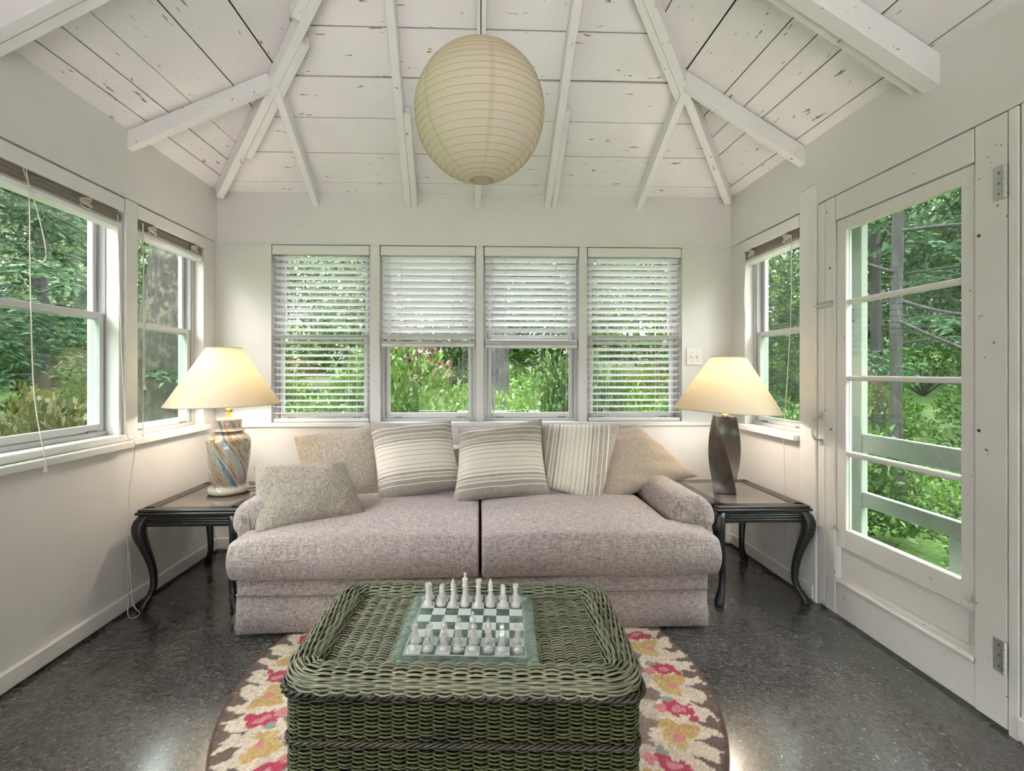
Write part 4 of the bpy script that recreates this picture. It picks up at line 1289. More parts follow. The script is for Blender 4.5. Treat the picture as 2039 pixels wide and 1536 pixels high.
# top panel: strands run across, stakes run front to back
def top_surf(s, t):
    z = np.zeros_like(s)
    P = np.stack([s - .345, t, z + ZP - .008], 1)
    return P, np.tile([0, 0, 1.0], (len(s), 1)), np.tile([0, 1.0, 0], (len(s), 1))
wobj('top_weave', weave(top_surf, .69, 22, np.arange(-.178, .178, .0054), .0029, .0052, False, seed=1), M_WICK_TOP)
# rim roll
tot, rf = rrect(HW, HD, CR)
def rim_surf(s, t):
    X, Y, NX, NY = rf(s)
    rw, rh = .038, .026
    o = np.cos(t) * rw; h = np.sin(t) * rh
    P = np.stack([X + NX * o, Y + NY * o, ZP - .006 + h], 1)
    nn = np.stack([NX * np.cos(t) / rw, NY * np.cos(t) / rw, np.sin(t) / rh], 1); nn /= np.linalg.norm(nn, axis=1)[:, None]
    tt = np.stack([-NX * np.sin(t) * rw, -NY * np.sin(t) * rw, np.cos(t) * rh], 1); tt /= np.linalg.norm(tt, axis=1)[:, None]
    return P, nn, tt
nst = int(tot / .034) // 2 * 2
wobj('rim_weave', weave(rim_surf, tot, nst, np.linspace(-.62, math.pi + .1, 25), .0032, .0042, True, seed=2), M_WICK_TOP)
# body walls
BW, BD = .398, .226
tot2, bf = rrect(BW, BD, .030)
def body_surf(s, t):
    X, Y, NX, NY = bf(s); z = np.zeros_like(s)
    return np.stack([X, Y, t], 1), np.stack([NX, NY, z], 1), np.tile([0, 0, 1.0], (len(s), 1))
nst2 = int(tot2 / .030) // 2 * 2
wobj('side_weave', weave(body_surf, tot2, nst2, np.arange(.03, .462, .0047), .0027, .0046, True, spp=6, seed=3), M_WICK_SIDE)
# braids: under the rim, one round the middle, one at the foot
def braid(z, hw, hd, r, name, cr=.035):
    L, ff = rrect(hw, hd, cr); n = int(L / .006); s = np.linspace(0, L, n, endpoint=False)
    X, Y, NX, NY = ff(s); b_ = B()
    for q in range(3):
        ph = 2 * math.pi * (s / (L / int(L / .055)) + q / 3)
        P = np.stack([X + NX * (.6 * r * np.cos(ph)), Y + NY * (.6 * r * np.cos(ph)), z + .9 * r * np.sin(ph)], 1)
        V, F_ = tube_np(P, r * .62, 5, True)
        b_.add(V, F_)
    o = obj(name, raw_mesh(name, np.concatenate(b_.v), b_.f, M_WICK_DARK, 'all'), trunk)
    return o
braid(.460, .412, .240, .0075, 'rim_braid', .05)
braid(.345, .404, .232, .0050, 'middle_braid')
braid(.030, .404, .232, .0060, 'foot_braid')
b = B(); b.box(-BW + .007, BW - .007, -BD + .007, BD - .007, .014, .470, .025); b.box(-.345, .345, -.18, .18, .46, ZP - .0125, 0)
obj('lining', raw_mesh('lining', np.concatenate(b.v), b.f, M_LINING), trunk)
b = B()
for x in (-.36, .36):
    for y in (-.19, .19): b.lathe([(.018, 0), (.02, .004), (.02, .02)], (x, y, 0), 12)
obj('feet', raw_mesh('feet', np.concatenate(b.v), b.f, M_WICK_DARK), trunk)
trunk.children[-1].name = 'foot'

# ------------------------------------------------------------------ glass chess set
def glassy(name, col, rough, ior=1.46, trans=1.0):
    n = N(name, col, rough); n.b.inputs['Transmission Weight'].default_value = trans; n.b.inputs['IOR'].default_value = ior
    return n.m
M_BOARDG = glass_pane('board_glass', (.80, .94, .89), 2.2, .10)
M_CLEARP = glass_pane('clear_piece_glass', (.93, .92, .92), 4.0, .30, (.93, .90, .88))  # white veil stands in for light refracted inside the clear pieces
def frosted(name, col, mixf):
    n = N(name, col, .5); n.b.inputs['Transmission Weight'].default_value = mixf; n.b.inputs['Roughness'].default_value = .45; n.b.inputs['IOR'].default_value = 1.3
    return n.m
M_FROSTP = frosted('frosted_piece_glass', (.97, .93, .91), .32)
M_FROSTSQ = frosted('frosted_square', (.76, .90, .86), .25)
ZB = ZP + .011 - .004
board = empty('chess_board', (-.028, 1.264, ZB), 'square clear glass chess board with frosted squares on the wicker trunk', 'chess board')
board.rotation_euler = (0, 0, TYAW - math.radians(.4))
S = .355; SQ = .0364; HB = S / 2
def lob(b, name, mat, parent, smooth=False, loc=(0, 0, 0)):
    return obj(name, raw_mesh(name, np.concatenate(b.v), b.f, mat, smooth), parent, loc)
# slab with a wide bevelled border
z0, z1, z2 = .006, .012, .016
P = [(-HB, -HB, z0), (HB, -HB, z0), (HB, HB, z0), (-HB, HB, z0), (-HB, -HB, z1), (HB, -HB, z1), (HB, HB, z1), (-HB, HB, z1)]
e = HB - .016
P += [(-e, -e, z2), (e, -e, z2), (e, e, z2), (-e, e, z2)]
F = [(3, 2, 1, 0), (0, 1, 5, 4), (1, 2, 6, 5), (2, 3, 7, 6), (3, 0, 4, 7), (4, 5, 9, 8), (5, 6, 10, 9), (6, 7, 11, 10), (7, 4, 8, 11), (8, 9, 10, 11)]
b = B(); b.add(P, F); lob(b, 'glass_slab', M_BOARDG, board)
for sx in (-1, 1):
    for sy in (-1, 1):
        b = B(); b.lathe([(.007, -.001), (.007, z0)], (sx * (HB - .02), sy * (HB - .02), 0), 12); lob(b, 'rubber_foot', M_PLASTIC, board)
b = B(); h = SQ * .494; b.box(-h, h, -h, h, z2 + .0001, z2 + .0005)
sqm = raw_mesh('frosted_square', np.concatenate(b.v), b.f, M_FROSTSQ)
for i in range(8):
    for j in range(8):
        if (i + j) % 2 == 0: obj('frosted_square', sqm, board, ((i - 3.5) * SQ, (j - 3.5) * SQ, 0))
b = B(); w = SQ * 4 + .003
for sgn in (-1, 1):
    b.box(-w, w, sgn * w - .0008, sgn * w + .0008, z2, z2 + .0004); b.box(sgn * w - .0008, sgn * w + .0008, -w, w, z2, z2 + .0004)
lob(b, 'border_line', M_FROSTSQ, board)
BASE = [(.0, 0), (.0135, 0), (.0140, .002), (.0138, .006), (.0120, .0095), (.0098, .012)]
PROF = {
    'pawn': BASE + [(.0072, .017), (.0055, .024), (.0050, .028), (.0068, .0295), (.0068, .031), (.0048, .0325), (.0062, .036), (.0066, .040), (.0050, .0445), (0, .0465)],
    'rook': BASE + [(.0082, .018), (.0066, .030), (.0060, .042), (.0064, .047), (.0082, .053), (.0088, .062), (.0070, .0625), (.0062, .060), (0, .060)],
    'bishop': BASE + [(.0082, .018), (.0062, .034), (.0056, .044), (.0080, .046), (.0080, .048), (.0056, .050), (.0072, .056), (.0070, .062), (.0048, .070), (.0022, .076), (.0028, .078), (0, .0805)],
    'queen': BASE + [(.0086, .020), (.0064, .040), (.0058, .052), (.0086, .054), (.0086, .0565), (.0062, .059), (.0066, .066), (.0092, .075), (.0085, .076), (.0060, .074), (0, .075)],
    'king': BASE + [(.0088, .020), (.0066, .042), (.0060, .055), (.0088, .057), (.0088, .0595), (.0064, .062), (.0072, .070), (.0088, .077), (.0060, .081), (.0030, .083), (.0030, .086), (.0, .086)],
    'knight': BASE + [(.0086, .017), (.0080, .020), (0, .020)],
}
def piece_meshes(mat, tagname):
    out = {}
    for k, p in PROF.items():
        b = B(); b.lathe(p, (0, 0, 0), 24, cap=False)
        extra = B()
        if k == 'king':
            extra.obox(0, 0, .0905, .0018, .0016, .0055, .0006); extra.obox(0, 0, .0915, .0045, .0016, .0016, .0006)
        if k == 'knight':
            side = [(-.0075, .019), (.0070, .019), (.0078, .028), (.0060, .036), (.0078, .041), (.0130, .037), (.0140, .042), (.0080, .052), (.0040, .056), (.0028, .062), (.0008, .057), (-.0040, .052), (-.0078, .042), (-.0085, .030)]
            extra.prism([(0.0048, a, c) for a, c in side], (-.0096, 0, 0))
        out[k] = (raw_mesh(k + '_body', np.concatenate(b.v), b.f, mat, 50), raw_mesh(k + '_top', np.concatenate(extra.v), extra.f, mat) if extra.v else None)
    return out
pc, pf = piece_meshes(M_CLEARP, 'clear'), piece_meshes(M_FROSTP, 'frosted')
ms = Matrix.Rotation(board.rotation_euler.z, 3, 'Z')
def place(kind, col, row, frost, label, grp):
    me, ex = (pf if frost else pc)[kind]
    p = Vector(((col - 3.5) * SQ + R.uniform(-.002, .002), (row - 3.5) * SQ + R.uniform(-.002, .002), z2 + .0006))
    w = ms @ p + board.location
    o = obj('chess_' + kind, me, None, w, (0, 0, board.rotation_euler.z + (R.uniform(-.3, .3) + (math.pi if frost else 0))))
    tag(o, label, 'chess piece', grp)
    if ex is not None: obj('cross' if kind == 'king' else 'horse_head', ex, o)
MAJ_F = ['rook', 'knight', 'bishop', 'king', 'queen', 'bishop', 'knight', 'rook']
MAJ_C = ['rook', 'knight', 'bishop', 'queen', 'king', 'bishop', 'knight', 'rook']
ends = ['lamp with the marbled jar', 'lamp with the twisted column']
cols = ['first', 'second', 'third', 'fourth', 'fifth', 'sixth', 'seventh', 'eighth']
for c in range(8):
    for frost, maj, rm, rp_ in ((True, MAJ_F, 6, 7), (False, MAJ_C, 0, 1)):
        k = maj[c]; fin = 'frosted' if frost else 'clear'
        where = 'row towards the sofa' if frost else 'front row nearest the board edge facing the room'
        half = 'marbled-lamp' if c < 4 else 'door'
        lab = '%s glass %s in the chess set' % (fin, k) if k in ('king', 'queen') else '%s glass %s on the %s side of the board' % (fin, k, half)
        place(k, c, rm, frost, lab, '%s glass chess pieces' % fin)
        place('pawn', c, rp_, frost, '%s glass pawn, %s along its row from the marbled lamp' % (fin, cols[c]), '%s glass chess pieces' % fin)

# ------------------------------------------------------------------ garden
def leaf_mat(name, c0, c1, c2, rough=.5):
    n = N(name, c1, rough)
    g = n.node('ShaderNodeNewGeometry')
    c = n.ramp(g.outputs['Random Per Island'], [(0, c0), (.5, c1), (1, c2)])
    df = n.node('ShaderNodeBsdfDiffuse'); tl = n.node('ShaderNodeBsdfTranslucent'); gl = n.node('ShaderNodeBsdfGlossy')
    gl.inputs['Roughness'].default_value = .35; gl.inputs[0].default_value = (.9, 1, .9, 1)
    mx = n.node('ShaderNodeMixShader'); mx.inputs[0].default_value = .35; m2 = n.node('ShaderNodeMixShader'); m2.inputs[0].default_value = .03
    n.l(c, df.inputs[0]); n.l(c, tl.inputs[0]); n.l(df.outputs[0], mx.inputs[1]); n.l(tl.outputs[0], mx.inputs[2])
    n.l(mx.outputs[0], m2.inputs[1]); n.l(gl.outputs[0], m2.inputs[2]); n.l(m2.outputs[0], n.out.inputs[0])
    return n.m
K = .60
def kc(*c): return tuple(v * K for v in c)
M_LEAF = leaf_mat('bright_shrub_leaf', kc(.045, .12, .012), kc(.085, .20, .022), kc(.16, .30, .045))
M_LEAF_D = leaf_mat('dark_shrub_leaf', kc(.025, .07, .012), kc(.05, .13, .02), kc(.09, .19, .035))
M_LEAF_O = leaf_mat('ochre_shrub_leaf', kc(.05, .075, .012), kc(.11, .115, .022), kc(.19, .15, .035))
M_LEAF_R = leaf_mat('maroon_leaf', kc(.10, .03, .03), kc(.18, .07, .06), kc(.26, .13, .10))
M_CROWN = leaf_mat('hazed_canopy_leaf', (.075, .145, .055), (.135, .225, .095), (.21, .31, .15))  # distance haze put into the colour: paler than the shrub leaves
M_CROWN2 = leaf_mat('hazed_mid_canopy_leaf', (.045, .095, .04), (.09, .16, .07), (.145, .23, .105))  # haze lightening painted into this darker tone as well
M_NEEDLE = leaf_mat('hemlock_needle', (.018, .048, .022), (.042, .092, .042), (.08, .145, .068))
def bark(name, c, lichen=0.0):
    n = N(name, c, .9)
    h = n.noise(n.co((22, 22, 4)), 1, 5, .6, .4)
    k = n.ramp(h, [(.3, tuple(v * .3 for v in c)), (.55, c), (.75, tuple(v * 2.2 for v in c))])
    if lichen:
        l_ = n.noise(n.co((1, 1, .7), loc=(2, 5, 1)), 17, 5, .7)
        k = n.mix(n.fr(l_, .56 - .1 * lichen, .64 - .1 * lichen, 0, .8), k, (.075, .090, .052))
    n.base(k); n.bump(h, .9, .04); return n.m
M_BARK = bark('grey_bark', (.024, .023, .025)); M_BARK_L = bark('lichen_bark', (.022, .019, .016), .55); M_BARK_D = bark('dark_wet_bark', (.018, .017, .017))

def gz(x, y):
    d = np.hypot(x, y - 1.0); k = np.clip((x / (d + 1e-6) + .75) / 1.5, 0, 1)
    return -.45 + (.055 + .125 * k) * np.maximum(0, d - 7.5) * np.minimum(1, 40 / (d + 1))
gx = np.concatenate([np.linspace(-70, -8, 26), np.linspace(-7.5, 7.5, 40), np.linspace(8, 70, 26)]); gy = np.concatenate([np.linspace(-60, -6, 14), np.linspace(-5, 9, 36), np.linspace(9.6, 75, 30)])
GX, GY = np.meshgrid(gx, gy, indexing='ij'); GZ = gz(GX, GY) + .03 * np.sin(GX * 1.7) * np.cos(GY * 1.3)
idx = np.arange(GX.size).reshape(GX.shape)
Q = np.stack([idx[:-1, :-1], idx[1:, :-1], idx[1:, 1:], idx[:-1, 1:]], -1).reshape(-1, 4)
gm = N('meadow_grass', (.1, .2, .04), .9)
f_ = gm.noise(gm.co(), .35, 4); f2 = gm.noise(gm.co(), 14, 4)
gm.base(gm.mix(gm.fr(f2, .35, .65), gm.ramp(f_, [(.3, kc(.10, .20, .035)), (.55, kc(.18, .32, .065)), (.75, kc(.24, .34, .09))]), kc(.09, .17, .03), 'MIX')); gm.bump(f2, .6, .08)
ground = obj('lawn', quads_mesh('lawn', np.stack([GX, GY, GZ], -1).reshape(-1, 3), Q, gm.m, True))
tag(ground, 'bright green lawn rising behind the shrubs outside', 'lawn', kind='stuff')

bounce_mat = N('pale_reflector_stone', (.55, .54, .52), .8); bounce_mat.bump(bounce_mat.noise(bounce_mat.co(), 30, 3), .3, .01)  # out-of-view slab added to bounce neutral light indoors
tag(B().box(-4.5, 4.5, -9.0, YF - WT - .02, -.45, -.10, .01).build('reflector', bounce_mat.m), 'pale stone terrace added unseen outside the wide opening', 'reflector', kind='structure')

def leaves(P, Dn, L, W, rs_, droop=0.0):
    """diamond leaves at P pointing along Dn"""
    n = len(P)
    Dn = Dn / (np.linalg.norm(Dn, axis=1)[:, None] + 1e-9)
    up = rs_.randn(n, 3) * .6 + np.array([0, 0, 1.0])
    S = np.cross(Dn, up); S /= np.linalg.norm(S, axis=1)[:, None] + 1e-9
    L = L * (0.7 + .6 * rs_.rand(n))[:, None]; W_ = W * (0.7 + .6 * rs_.rand(n))[:, None]
    tip = P + Dn * L + np.array([0, 0, -1.0]) * droop * L
    mid = P + Dn * L * .45
    V = np.stack([P, mid + S * W_ / 2, tip, mid - S * W_ / 2], 1).reshape(-1, 3)
    return V, np.arange(n * 4).reshape(n, 4)

def bush_mesh(seed, n_tw, per, L, W, mat, rx=.5, rz=.7):
    rs_ = np.random.RandomState(seed)
    th = rs_.rand(n_tw) * 2 * math.pi; ph = np.arccos(rs_.rand(n_tw) * 1.15 - .15)
    rad = .55 + .45 * rs_.rand(n_tw) ** .5
    rad *= 1 + .18 * np.sin(3 * th + seed) * np.sin(2 * ph)
    C = np.stack([rx * rad * np.sin(ph) * np.cos(th), rx * rad * np.sin(ph) * np.sin(th), rz * (.35 + .65 * rad * np.cos(ph))], 1)
    out = C / (np.linalg.norm(C, axis=1)[:, None] + 1e-6)
    P = np.repeat(C, per, 0) + rs_.randn(n_tw * per, 3) * L * .55
    Dn = np.repeat(out, per, 0) + rs_.randn(n_tw * per, 3) * .75 + np.array([0, 0, .25])
    V, Q = leaves(P, Dn, L, W, rs_, .15)
    me = quads_mesh('foliage', V, Q, mat); 
    b = B()
    for i in rs_.choice(n_tw, 9, False):
        p = C[i]; b.tube(bez([(0, 0, 0), p * .5 + np.array([0, 0, .05]), p * .95], 4), np.linspace(.012, .003, 9), 4)
    st = raw_mesh('stem', np.concatenate(b.v), b.f, M_BARK_D)
    return me, st
BUSH = [bush_mesh(1, 480, 10, .046, .020, M_LEAF), bush_mesh(2, 480, 10, .042, .021, M_LEAF), bush_mesh(3, 320, 9, .060, .028, M_LEAF_D), bush_mesh(4, 320, 9, .055, .025, M_LEAF_O), bush_mesh(5, 260, 8, .06, .03, M_LEAF_R)]
def bush(kind, x, y, sx, sz, label, group):
    me, st = BUSH[kind]
    o = empty('garden_shrub', (x, y, float(gz(x, y)) - .02), label, 'shrub', group)
    o.rotation_euler = (0, 0, R.uniform(0, 6.28)); o.scale = (sx, sx * R.uniform(.9, 1.1), sz)
    f = obj('foliage', me, o); f['kind'] = 'stuff'; obj('stem', st, o)
    return o
ORD = ['first', 'second', 'third', 'fourth', 'fifth', 'sixth', 'seventh', 'eighth', 'ninth', 'tenth', 'eleventh', 'twelfth', 'thirteenth', 'fourteenth', 'fifteenth', 'sixteenth']
# hedge right under the back windows
g1 = 'shrubs growing under the back windows'
for i, x in enumerate(np.arange(-3.4, 3.6, .62)):
    bush((0, 1, 0, 2)[i % 4] if abs(x) < 4 else 2, x + R.uniform(-.12, .12), 4.35 + R.uniform(-.25, .25), 1.15, 1.45 + R.uniform(-.08, .22), 'leafy green shrub, %s in the front hedge counted from the mossy trunk' % ORD[i], g1)
for i, x in enumerate(np.arange(-4.6, 5.2, .85)):
    bush((1, 0, 1)[i % 3], x + R.uniform(-.2, .2), 6.1 + R.uniform(-.4, .4), 1.5, 1.65 + R.uniform(-.15, .25), 'green shrub, %s in the second hedge row counted from the mossy trunk' % ORD[i], g1)
bush(0, -.98, 5.0, 1.5, 2.75, 'tall bright green shrub behind the half raised blind with shut slats', g1)
bush(2, 1.15, 5.2, 1.15, 2.55, 'tall dark shrub behind the half raised blind with open gaps', g1)
bush(4, -1.9, 12.6, 2.2, 3.4, 'maroon leaved shrub far behind the back windows', g1)
for i in range(14):
    x = -9 + i * 1.5 + R.uniform(-.5, .5)
    bush((1, 0, 2)[i % 3], x, 10.5 + R.uniform(-1.2, 2.0), 2.1, 1.7 + R.uniform(-.3, .6), 'distant lawn-edge shrub, %s in line counted from the mossy trunk' % ORD[i], 'shrubs at the lawn edge')
# left side
g2 = 'shrubs outside the windows of the marbled lamp side'
bush(3, -3.75, 4.05, 1.25, 2.05, 'ochre tinged shrub outside the large side window', g2)
for x, y, s, z in ((-4.6, 4.1, 1.5, 1.75), (-5.2, 5.2, 1.7, 1.8), (-3.0, 2.3, 1.1, 1.65), (-3.1, 1.5, 1.1, 1.6), (-3.11, 3.0, 1.0, 1.55), (-4.2, 5.0, 1.2, 1.5)):
    bush(2, x, y, s, z, 'dark green shrub below the large side window, %s by distance from the wall' % ORD[sorted((-4.6, -5.2, -3.0, -3.1, -3.11, -4.2), reverse=True).index(x)], g2)
for x, y, s, z in ((-3.3, 4.6, 1.1, 1.45), (-4.4, 6.3, 1.4, 1.5), (-2.8, 3.9, .9, 1.45), (-5.4, 7.2, 1.5, 1.6)):
    bush(0, x, y, s, z, 'light green shrub by the mossy trunk, %s counted outwards' % ORD[sorted((-3.3, -4.4, -2.8, -5.4), reverse=True).index(x)], g2)
# right side
DX = [3.9, 4.4, 3.5, 5.3, 5.0, 6.8, 4.0, 6.5, 3.0, 8.4, 3.4, 4.1, 8.0]
g3 = 'shrubs outside the glazed door'
for q, (x, y, s, z) in enumerate(((3.9, 3.1, .9, .75), (4.4, 4.0, 1.1, .9), (3.5, 4.6, 1.0, 1.1), (5.3, 4.6, 1.2, 1.0), (5.0, 5.8, 1.3, 1.2), (6.8, 5.6, 1.5, 1.3), (4.0, 5.8, 1.2, 1.25), (6.5, 7.6, 1.8, 1.5), (3.0, 5.3, 1.0, 1.25), (8.4, 7.0, 1.8, 1.5), (3.4, 2.5, .8, .55), (4.1, 2.2, .9, .6), (8.0, 9.8, 2.0, 1.7))):
    rank = sorted(range(13), key=lambda i: DX[i]).index(q)
    bush(R.choice((0, 1, 2)), x, y, s, z, 'low green shrub outside the glazed door, %s by distance from the door wall' % ORD[rank], g3)

for i in range(30):  # full ring; the unseen front part is added to block sky reflected in glass
    a = math.radians(8 + 360 * i / 30); rr = 16.5 + R.uniform(-1.5, 2); x, y = rr * math.cos(a), 1 + rr * math.sin(a)
    bush((0, 1, 1, 2)[i % 4], x, y, 5.0 * R.uniform(.8, 1.1), 4.6 * R.uniform(.8, 1.2), 'tall thicket of undergrowth under the wood beyond the lawn', 'undergrowth of the surrounding wood')
# broadleaf trees in the distance
def tree_meshes(seed, mat, H=9.0, n_cl=120, per=75, L=.20, crown_lo=.22, spread=3.0, tr=.16):
    rs_ = np.random.RandomState(seed); b = B()
    top = np.array([rs_.uniform(-.4, .4), rs_.uniform(-.4, .4), H])
    tp = bez([(0, 0, -.2), (rs_.uniform(-.15, .15), rs_.uniform(-.15, .15), H * .4), top], 8)
    b.tube(tp, np.linspace(tr, tr * .25, len(tp)), 8)
    C = []
    for i in range(n_cl):
        h = crown_lo + (1 - crown_lo) * rs_.rand(); a = rs_.rand() * 6.28
        w = spread * math.sin(math.pi * min(1, max(.12, (h - crown_lo) / (1.04 - crown_lo)))) ** .6 * (.45 + .55 * rs_.rand())
        c = np.array([w * math.cos(a), w * math.sin(a), h * H + .3 * rs_.randn()]); C.append(c)
        if i % 5 == 0:
            s = np.array([0, 0, max(.5, c[2] - w * .7)]); b.tube(bez([s, (s + c) / 2 + np.array([0, 0, .2]), c], 4), np.linspace(tr * .28, .012, 9), 5)
    C = np.array(C); n = n_cl * per
    P = np.repeat(C, per, 0) + rs_.randn(n, 3) * np.array([.48, .48, .30])
    V, Q = leaves(P, rs_.randn(n, 3) + np.array([0, 0, -.3]), L, L * .55, rs_, .1)
    return quads_mesh('foliage', V, Q, mat), raw_mesh('trunk', np.concatenate(b.v), b.f, M_BARK, 'all')
TREES = [tree_meshes(11, M_CROWN), tree_meshes(12, M_CROWN2, 10, 130), tree_meshes(13, M_CROWN2, 8, 110, 75, .2, .10, 2.8)]
def tree(kind, x, y, s, label, group, name='leafy_tree'):
    me, tk = TREES[kind]
    o = empty(name, (x, y, float(gz(x, y)) - .05), label, 'tree', group)
    o.rotation_euler = (0, 0, R.uniform(0, 6.28)); o.scale = (s, s, s * R.uniform(.95, 1.15))
    f = obj('foliage', me, o); f['kind'] = 'stuff'; obj('trunk', tk, o)
RT = random.Random(21)
k = 0
for ring, (r0, n, s0) in enumerate(((17, 17, .85), (24, 21, 1.15), (32, 24, 1.5))):
    for i in range(n):
        a = math.radians(-12 + 204 * (i + .5 * (ring % 2)) / (n - 1)) + RT.uniform(-.05, .05)
        rr = r0 + RT.uniform(-2, 2.5)
        x, y = rr * math.cos(a), 1 + rr * math.sin(a)
        tree((k * 7 + ring) % 3, x, y, s0 * RT.uniform(.85, 1.15), ['leafy tree in the wood around the lawn', 'leafy tree in the middle of the wood beyond the lawn', 'tall leafy tree at the back of the wood'][ring], 'trees of the surrounding wood'); k += 1

for i in range(15):  # added out-of-view trees that keep bright sky from reflecting in the panes
    a = math.radians(198 + 144 * i / 14) + RT.uniform(-.04, .04); rr = 25 + RT.uniform(-2, 4)
    x, y = rr * math.cos(a), 1 + rr * math.sin(a)
    tree(i % 3, x, y, 1.15 * RT.uniform(.9, 1.1), 'unseen leafy tree added behind the wide opening to block low sky', 'trees of the surrounding wood')
# thick trunks standing close to the room
def near_trunk(pts, rad, mat, label, name='tree_trunk', knobs=.04, limbs=()):
    p = bez(pts, 12); n = len(p); P, S, U = frames(p); rs_ = np.random.RandomState(int(abs(pts[0][0]) * 100))
    rad = np.interp(np.linspace(0, 1, n), np.linspace(0, 1, len(rad)), rad); seg = 28
    a = np.arange(seg) * 2 * math.pi / seg; ph = rs_.rand(4) * 6
    rr = rad[:, None] * (1 + knobs * np.sin(5 * a + ph[0])[None] * np.sin(np.linspace(0, 7, n) + ph[1])[:, None] + knobs * .6 * np.sin(11 * a + ph[2])[None])
    V = (P[:, None] + rr[..., None] * (S[:, None] * np.cos(a)[None, :, None] + U[:, None] * np.sin(a)[None, :, None])).reshape(-1, 3)
    i = np.arange(n - 1)[:, None] * seg; k = np.arange(seg)[None]
    Q = np.stack([i + k, i + (k + 1) % seg, i + seg + (k + 1) % seg, i + seg + k], -1).reshape(-1, 4)
    o = empty(name, pts[0], label, 'tree')
    obj('trunk', quads_mesh('trunk', V - np.array(pts[0]), Q, mat, True), o)
    b = B()
    for l_ in limbs: b.tube(np.array(bez(l_, 6)), np.linspace(.026, .008, (len(l_) - 1) * 6 + 1), 6)
    if limbs: b.build('limb', mat, o, smooth='all')
    return o
def crown_of(o, centre, spread, n_cl, mat, seed, L=.10):
    rs_ = np.random.RandomState(seed); C = rs_.randn(n_cl, 3) * np.array(spread) + np.array(centre)
    P = np.repeat(C, 55, 0) + rs_.randn(n_cl * 55, 3) * .32
    V, Q = leaves(P, rs_.randn(len(P), 3), L, L * .6, rs_, .1)
    f = obj('foliage', quads_mesh('foliage', V - np.array(o.location), Q, mat), o); f['kind'] = 'stuff'
t = near_trunk([(-4.20, 5.85, -.5), (-4.05, 5.86, .2), (-3.98, 5.86, 1.4), (-3.80, 5.86, 2.7), (-3.45, 5.86, 4.4), (-3.2, 5.9, 7)], [.40, .27, .235, .215, .20, .15], M_BARK_L, 'thick leaning trunk patched with pale lichen outside the narrow side window')
crown_of(t, (-3.4, 6.0, 7.2), (1.6, 1.6, .9), 60, M_CROWN, 31)
t = near_trunk([(.36, 7.4, -.45), (.33, 7.4, 0.3), (.31, 7.4, 2.0), (.28, 7.4, 4), (.2, 7.4, 8)], [.24, .165, .145, .135, .10], M_BARK, 'dark grey trunk seen below the half raised blind with open gaps')
crown_of(t, (.2, 7.4, 7.4), (1.8, 1.6, .9), 60, M_CROWN2, 32)
for x, y, r, lab in ((-.55, 14.5, .13, 'slim dark trunk between the two half raised blinds far off'), (-.95, 16.0, .12, 'slim grey trunk far off beside the maroon shrub'), (3.0, 15, .12, 'slim trunk far behind the fully lowered blind near the twisted lamp')):
    z = float(gz(x, y)); t = near_trunk([(x, y, z - .2), (x + .1, y, z + 2), (x + .15, y, z + 7)], [r * 1.3, r, r * .6], M_BARK_D, lab); crown_of(t, (x, y, z + 7), (1.6, 1.6, 1), 40, M_CROWN2, int(x * 10) + 60, .16)

t = near_trunk([(4.66, 5.0, -.5), (4.64, 5.0, .4), (4.64, 5.0, 1.8), (4.66, 5.0, 3.4), (4.6, 5.0, 6.2)], [.085, .060, .055, .050, .035], M_BARK_D, 'slender dark trunk with bare arching limbs seen through the glazed door', limbs=(
    [(4.60, 5.0, 2.0), (4.95, 4.85, 1.85), (5.35, 4.55, 1.70), (5.8, 4.2, 1.38)], [(4.60, 5.0, 1.78), (4.9, 4.7, 1.50), (5.3, 4.4, 1.22), (5.6, 4.1, 1.02)],
    [(4.62, 5.0, 3.0), (5.0, 4.8, 3.12), (5.6, 4.4, 3.18), (6.2, 4.0, 3.12)], [(4.62, 5.0, 2.75), (5.1, 4.7, 2.74), (5.7, 4.3, 2.62), (6.3, 3.9, 2.60)], [(4.6, 5.0, 2.3), (4.3, 5.2, 2.45), (3.9, 5.4, 2.4)]))
crown_of(t, (4.7, 4.9, 5.6), (1.1, 1.1, .8), 40, M_CROWN2, 33)
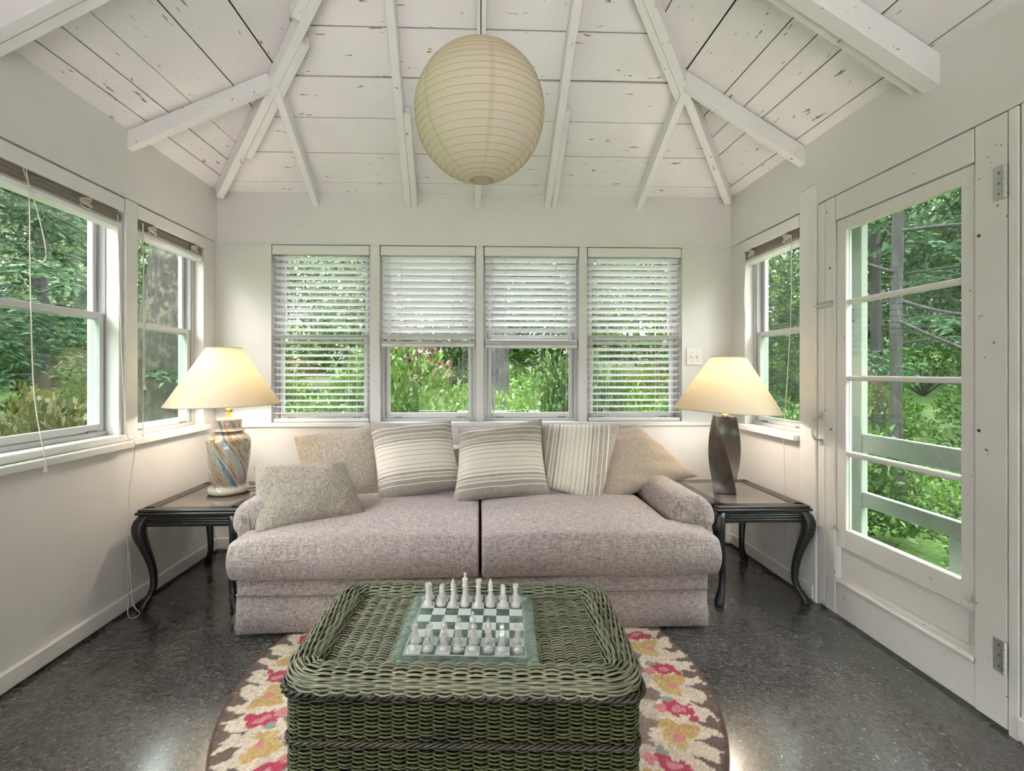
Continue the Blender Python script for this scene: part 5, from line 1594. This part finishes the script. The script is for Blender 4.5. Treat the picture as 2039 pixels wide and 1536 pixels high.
# hemlocks: drooping flat sprays on long limbs
def hemlock(x, y, H, n_br, reach, z0, label, seed, r=.10, n_sp=26, lo=.5):
    rs_ = np.random.RandomState(seed); zb = float(gz(x, y)); b = B(); tw = B(); Vs, Qs = [], []; k = 0
    tp = bez([(x, y, zb - .1), (x + rs_.uniform(-.1, .1), y, zb + H * .5), (x + .1, y, zb + H)], 10)
    b.tube(tp, np.linspace(r, r * .3, len(tp)), 10)
    for i in range(n_br):
        h = z0 + (H - z0 - .3) * (i / n_br) ** 1.0 + rs_.uniform(-.1, .1); a = rs_.rand() * 6.28
        ln = reach * (lo + (1 - lo) * rs_.rand()) * (1 - .55 * i / n_br)
        d = np.array([math.cos(a), math.sin(a), 0]); s = np.array([-d[1], d[0], 0])
        p0 = np.array([x, y, zb + h]); lift = rs_.uniform(.0, .25)
        path = bez([p0, p0 + d * ln * .4 + np.array([0, 0, lift * .6]), p0 + d * ln * .75 + s * rs_.uniform(-.2, .2) + np.array([0, 0, lift * .3 - .15]), p0 + d * ln + np.array([0, 0, -.45])], 6)
        tw.tube(path, np.linspace(.022, .004, len(path)), 5)
        for j in range(n_sp):
            t_ = .18 + .82 * rs_.rand(); q = path[int(t_ * (len(path) - 1))]
            sg = 1 if j % 2 else -1; wl = (.25 + .45 * rs_.rand()) * (1.15 - .5 * t_)
            dd = s * sg * .8 + d * .6 + rs_.randn(3) * .12; dd /= np.linalg.norm(dd)
            m = 22; u = rs_.rand(m)
            base = q + dd * (u * wl)[:, None] + np.array([0, 0, -1.0]) * (.35 * wl * u ** 2)[:, None]
            side = np.cross(dd, [0, 0, 1.0]); sgn = rs_.choice([-1, 1], m)[:, None]
            V, Q = leaves(base, side[None] * sgn * .8 + dd[None] * .7 + rs_.randn(m, 3) * .15, .105, .028, rs_, .25)
            Vs.append(V); Qs.append(Q + k); k += len(V)
    o = empty('hemlock', (x, y, zb), label, 'tree', 'hemlocks close to the room')
    b.build('trunk', M_BARK_D, o, smooth='all'); tw.build('limb', M_BARK_D, o, smooth='all')
    f = obj('foliage', quads_mesh('foliage', np.concatenate(Vs) - np.array([x, y, zb]), np.concatenate(Qs), M_NEEDLE), o); f['kind'] = 'stuff'
hemlock(-6.3, 5.2, 8, 60, 3.4, 1.6, 'hemlock with drooping sprays filling the large side window', 41, .14, 40)
hemlock(-7.6, 8.3, 8, 36, 2.6, 1.2, 'second dark hemlock further back outside the large side window', 42, .13)
hemlock(6.45, 7.25, 9, 40, 2.9, 1.5, 'hemlock with drooping sprays behind the slender trunk outside the glazed door', 43, .095)
hemlock(5.2, 9.4, 8, 36, 2.5, 1.0, 'hemlock with arching limbs outside the side window beside the door', 44, .10)
hemlock(9.6, 8.2, 9, 34, 2.8, 2.0, 'hemlock standing farther out behind the glazed door', 45, .12)

# neighbouring house beyond the trees
hx, hy = -21.5, 22.5; hz = float(gz(hx, hy))
hs = empty('neighbour_house', (hx, hy, hz), 'low grey house with a dark shingled roof far beyond the large side window', 'house')
B().box(hx - 5, hx + 3.2, hy, hy + 6, hz, hz + 2.6, .02).build('wall', N('house_siding', (.34, .35, .36), .7).m, hs)
b = B(); b.prism([(hx - 5.6, hy - .7, hz + 2.5), (hx - 5.6, hy + 6.7, hz + 2.5), (hx - 5.6, hy + 3, hz + 4.6)], (9.4, 0, 0)); b.build('roof', N('house_shingles', (.12, .10, .10), .9).m, hs)
for x in (-3.6, -1.2, 1.4):
    w = B().box(hx + x - .55, hx + x + .55, hy - .05, hy + .02, hz + .9, hz + 2.1, .01).build('window', M_TRIM, hs)
    B().box(hx + x - .45, hx + x + .45, hy - .07, hy - .04, hz + 1.0, hz + 2.0, .0).build('pane', N('house_window_glass', (.05, .07, .08), .1).m if 'house_window_glass' not in bpy.data.materials else bpy.data.materials['house_window_glass'], w)
fl = empty('house_flag', (hx + 1.0, hy - 1.2, hz + 1.5), 'small red and white striped flag hanging at the far house', 'flag')
for i in range(7):
    b = B(); b.box(hx + 1.0 - .05 + i * .14, hx + 1.0 + .09 + i * .14, hy - 1.22, hy - 1.20, hz + 1.0 - .08 * i, hz + 2.2 - .10 * i); b.build('stripe', N('flag_red', (.40, .03, .04), .8).m if i % 2 == 0 else M_TRIM, fl)
b = B(); b.tube([(hx + .9, hy - .0, hz + 1.2), (hx + .95, hy - 1.22, hz + 2.3)], .02, 6); b.build('pole', M_STEEL, fl)
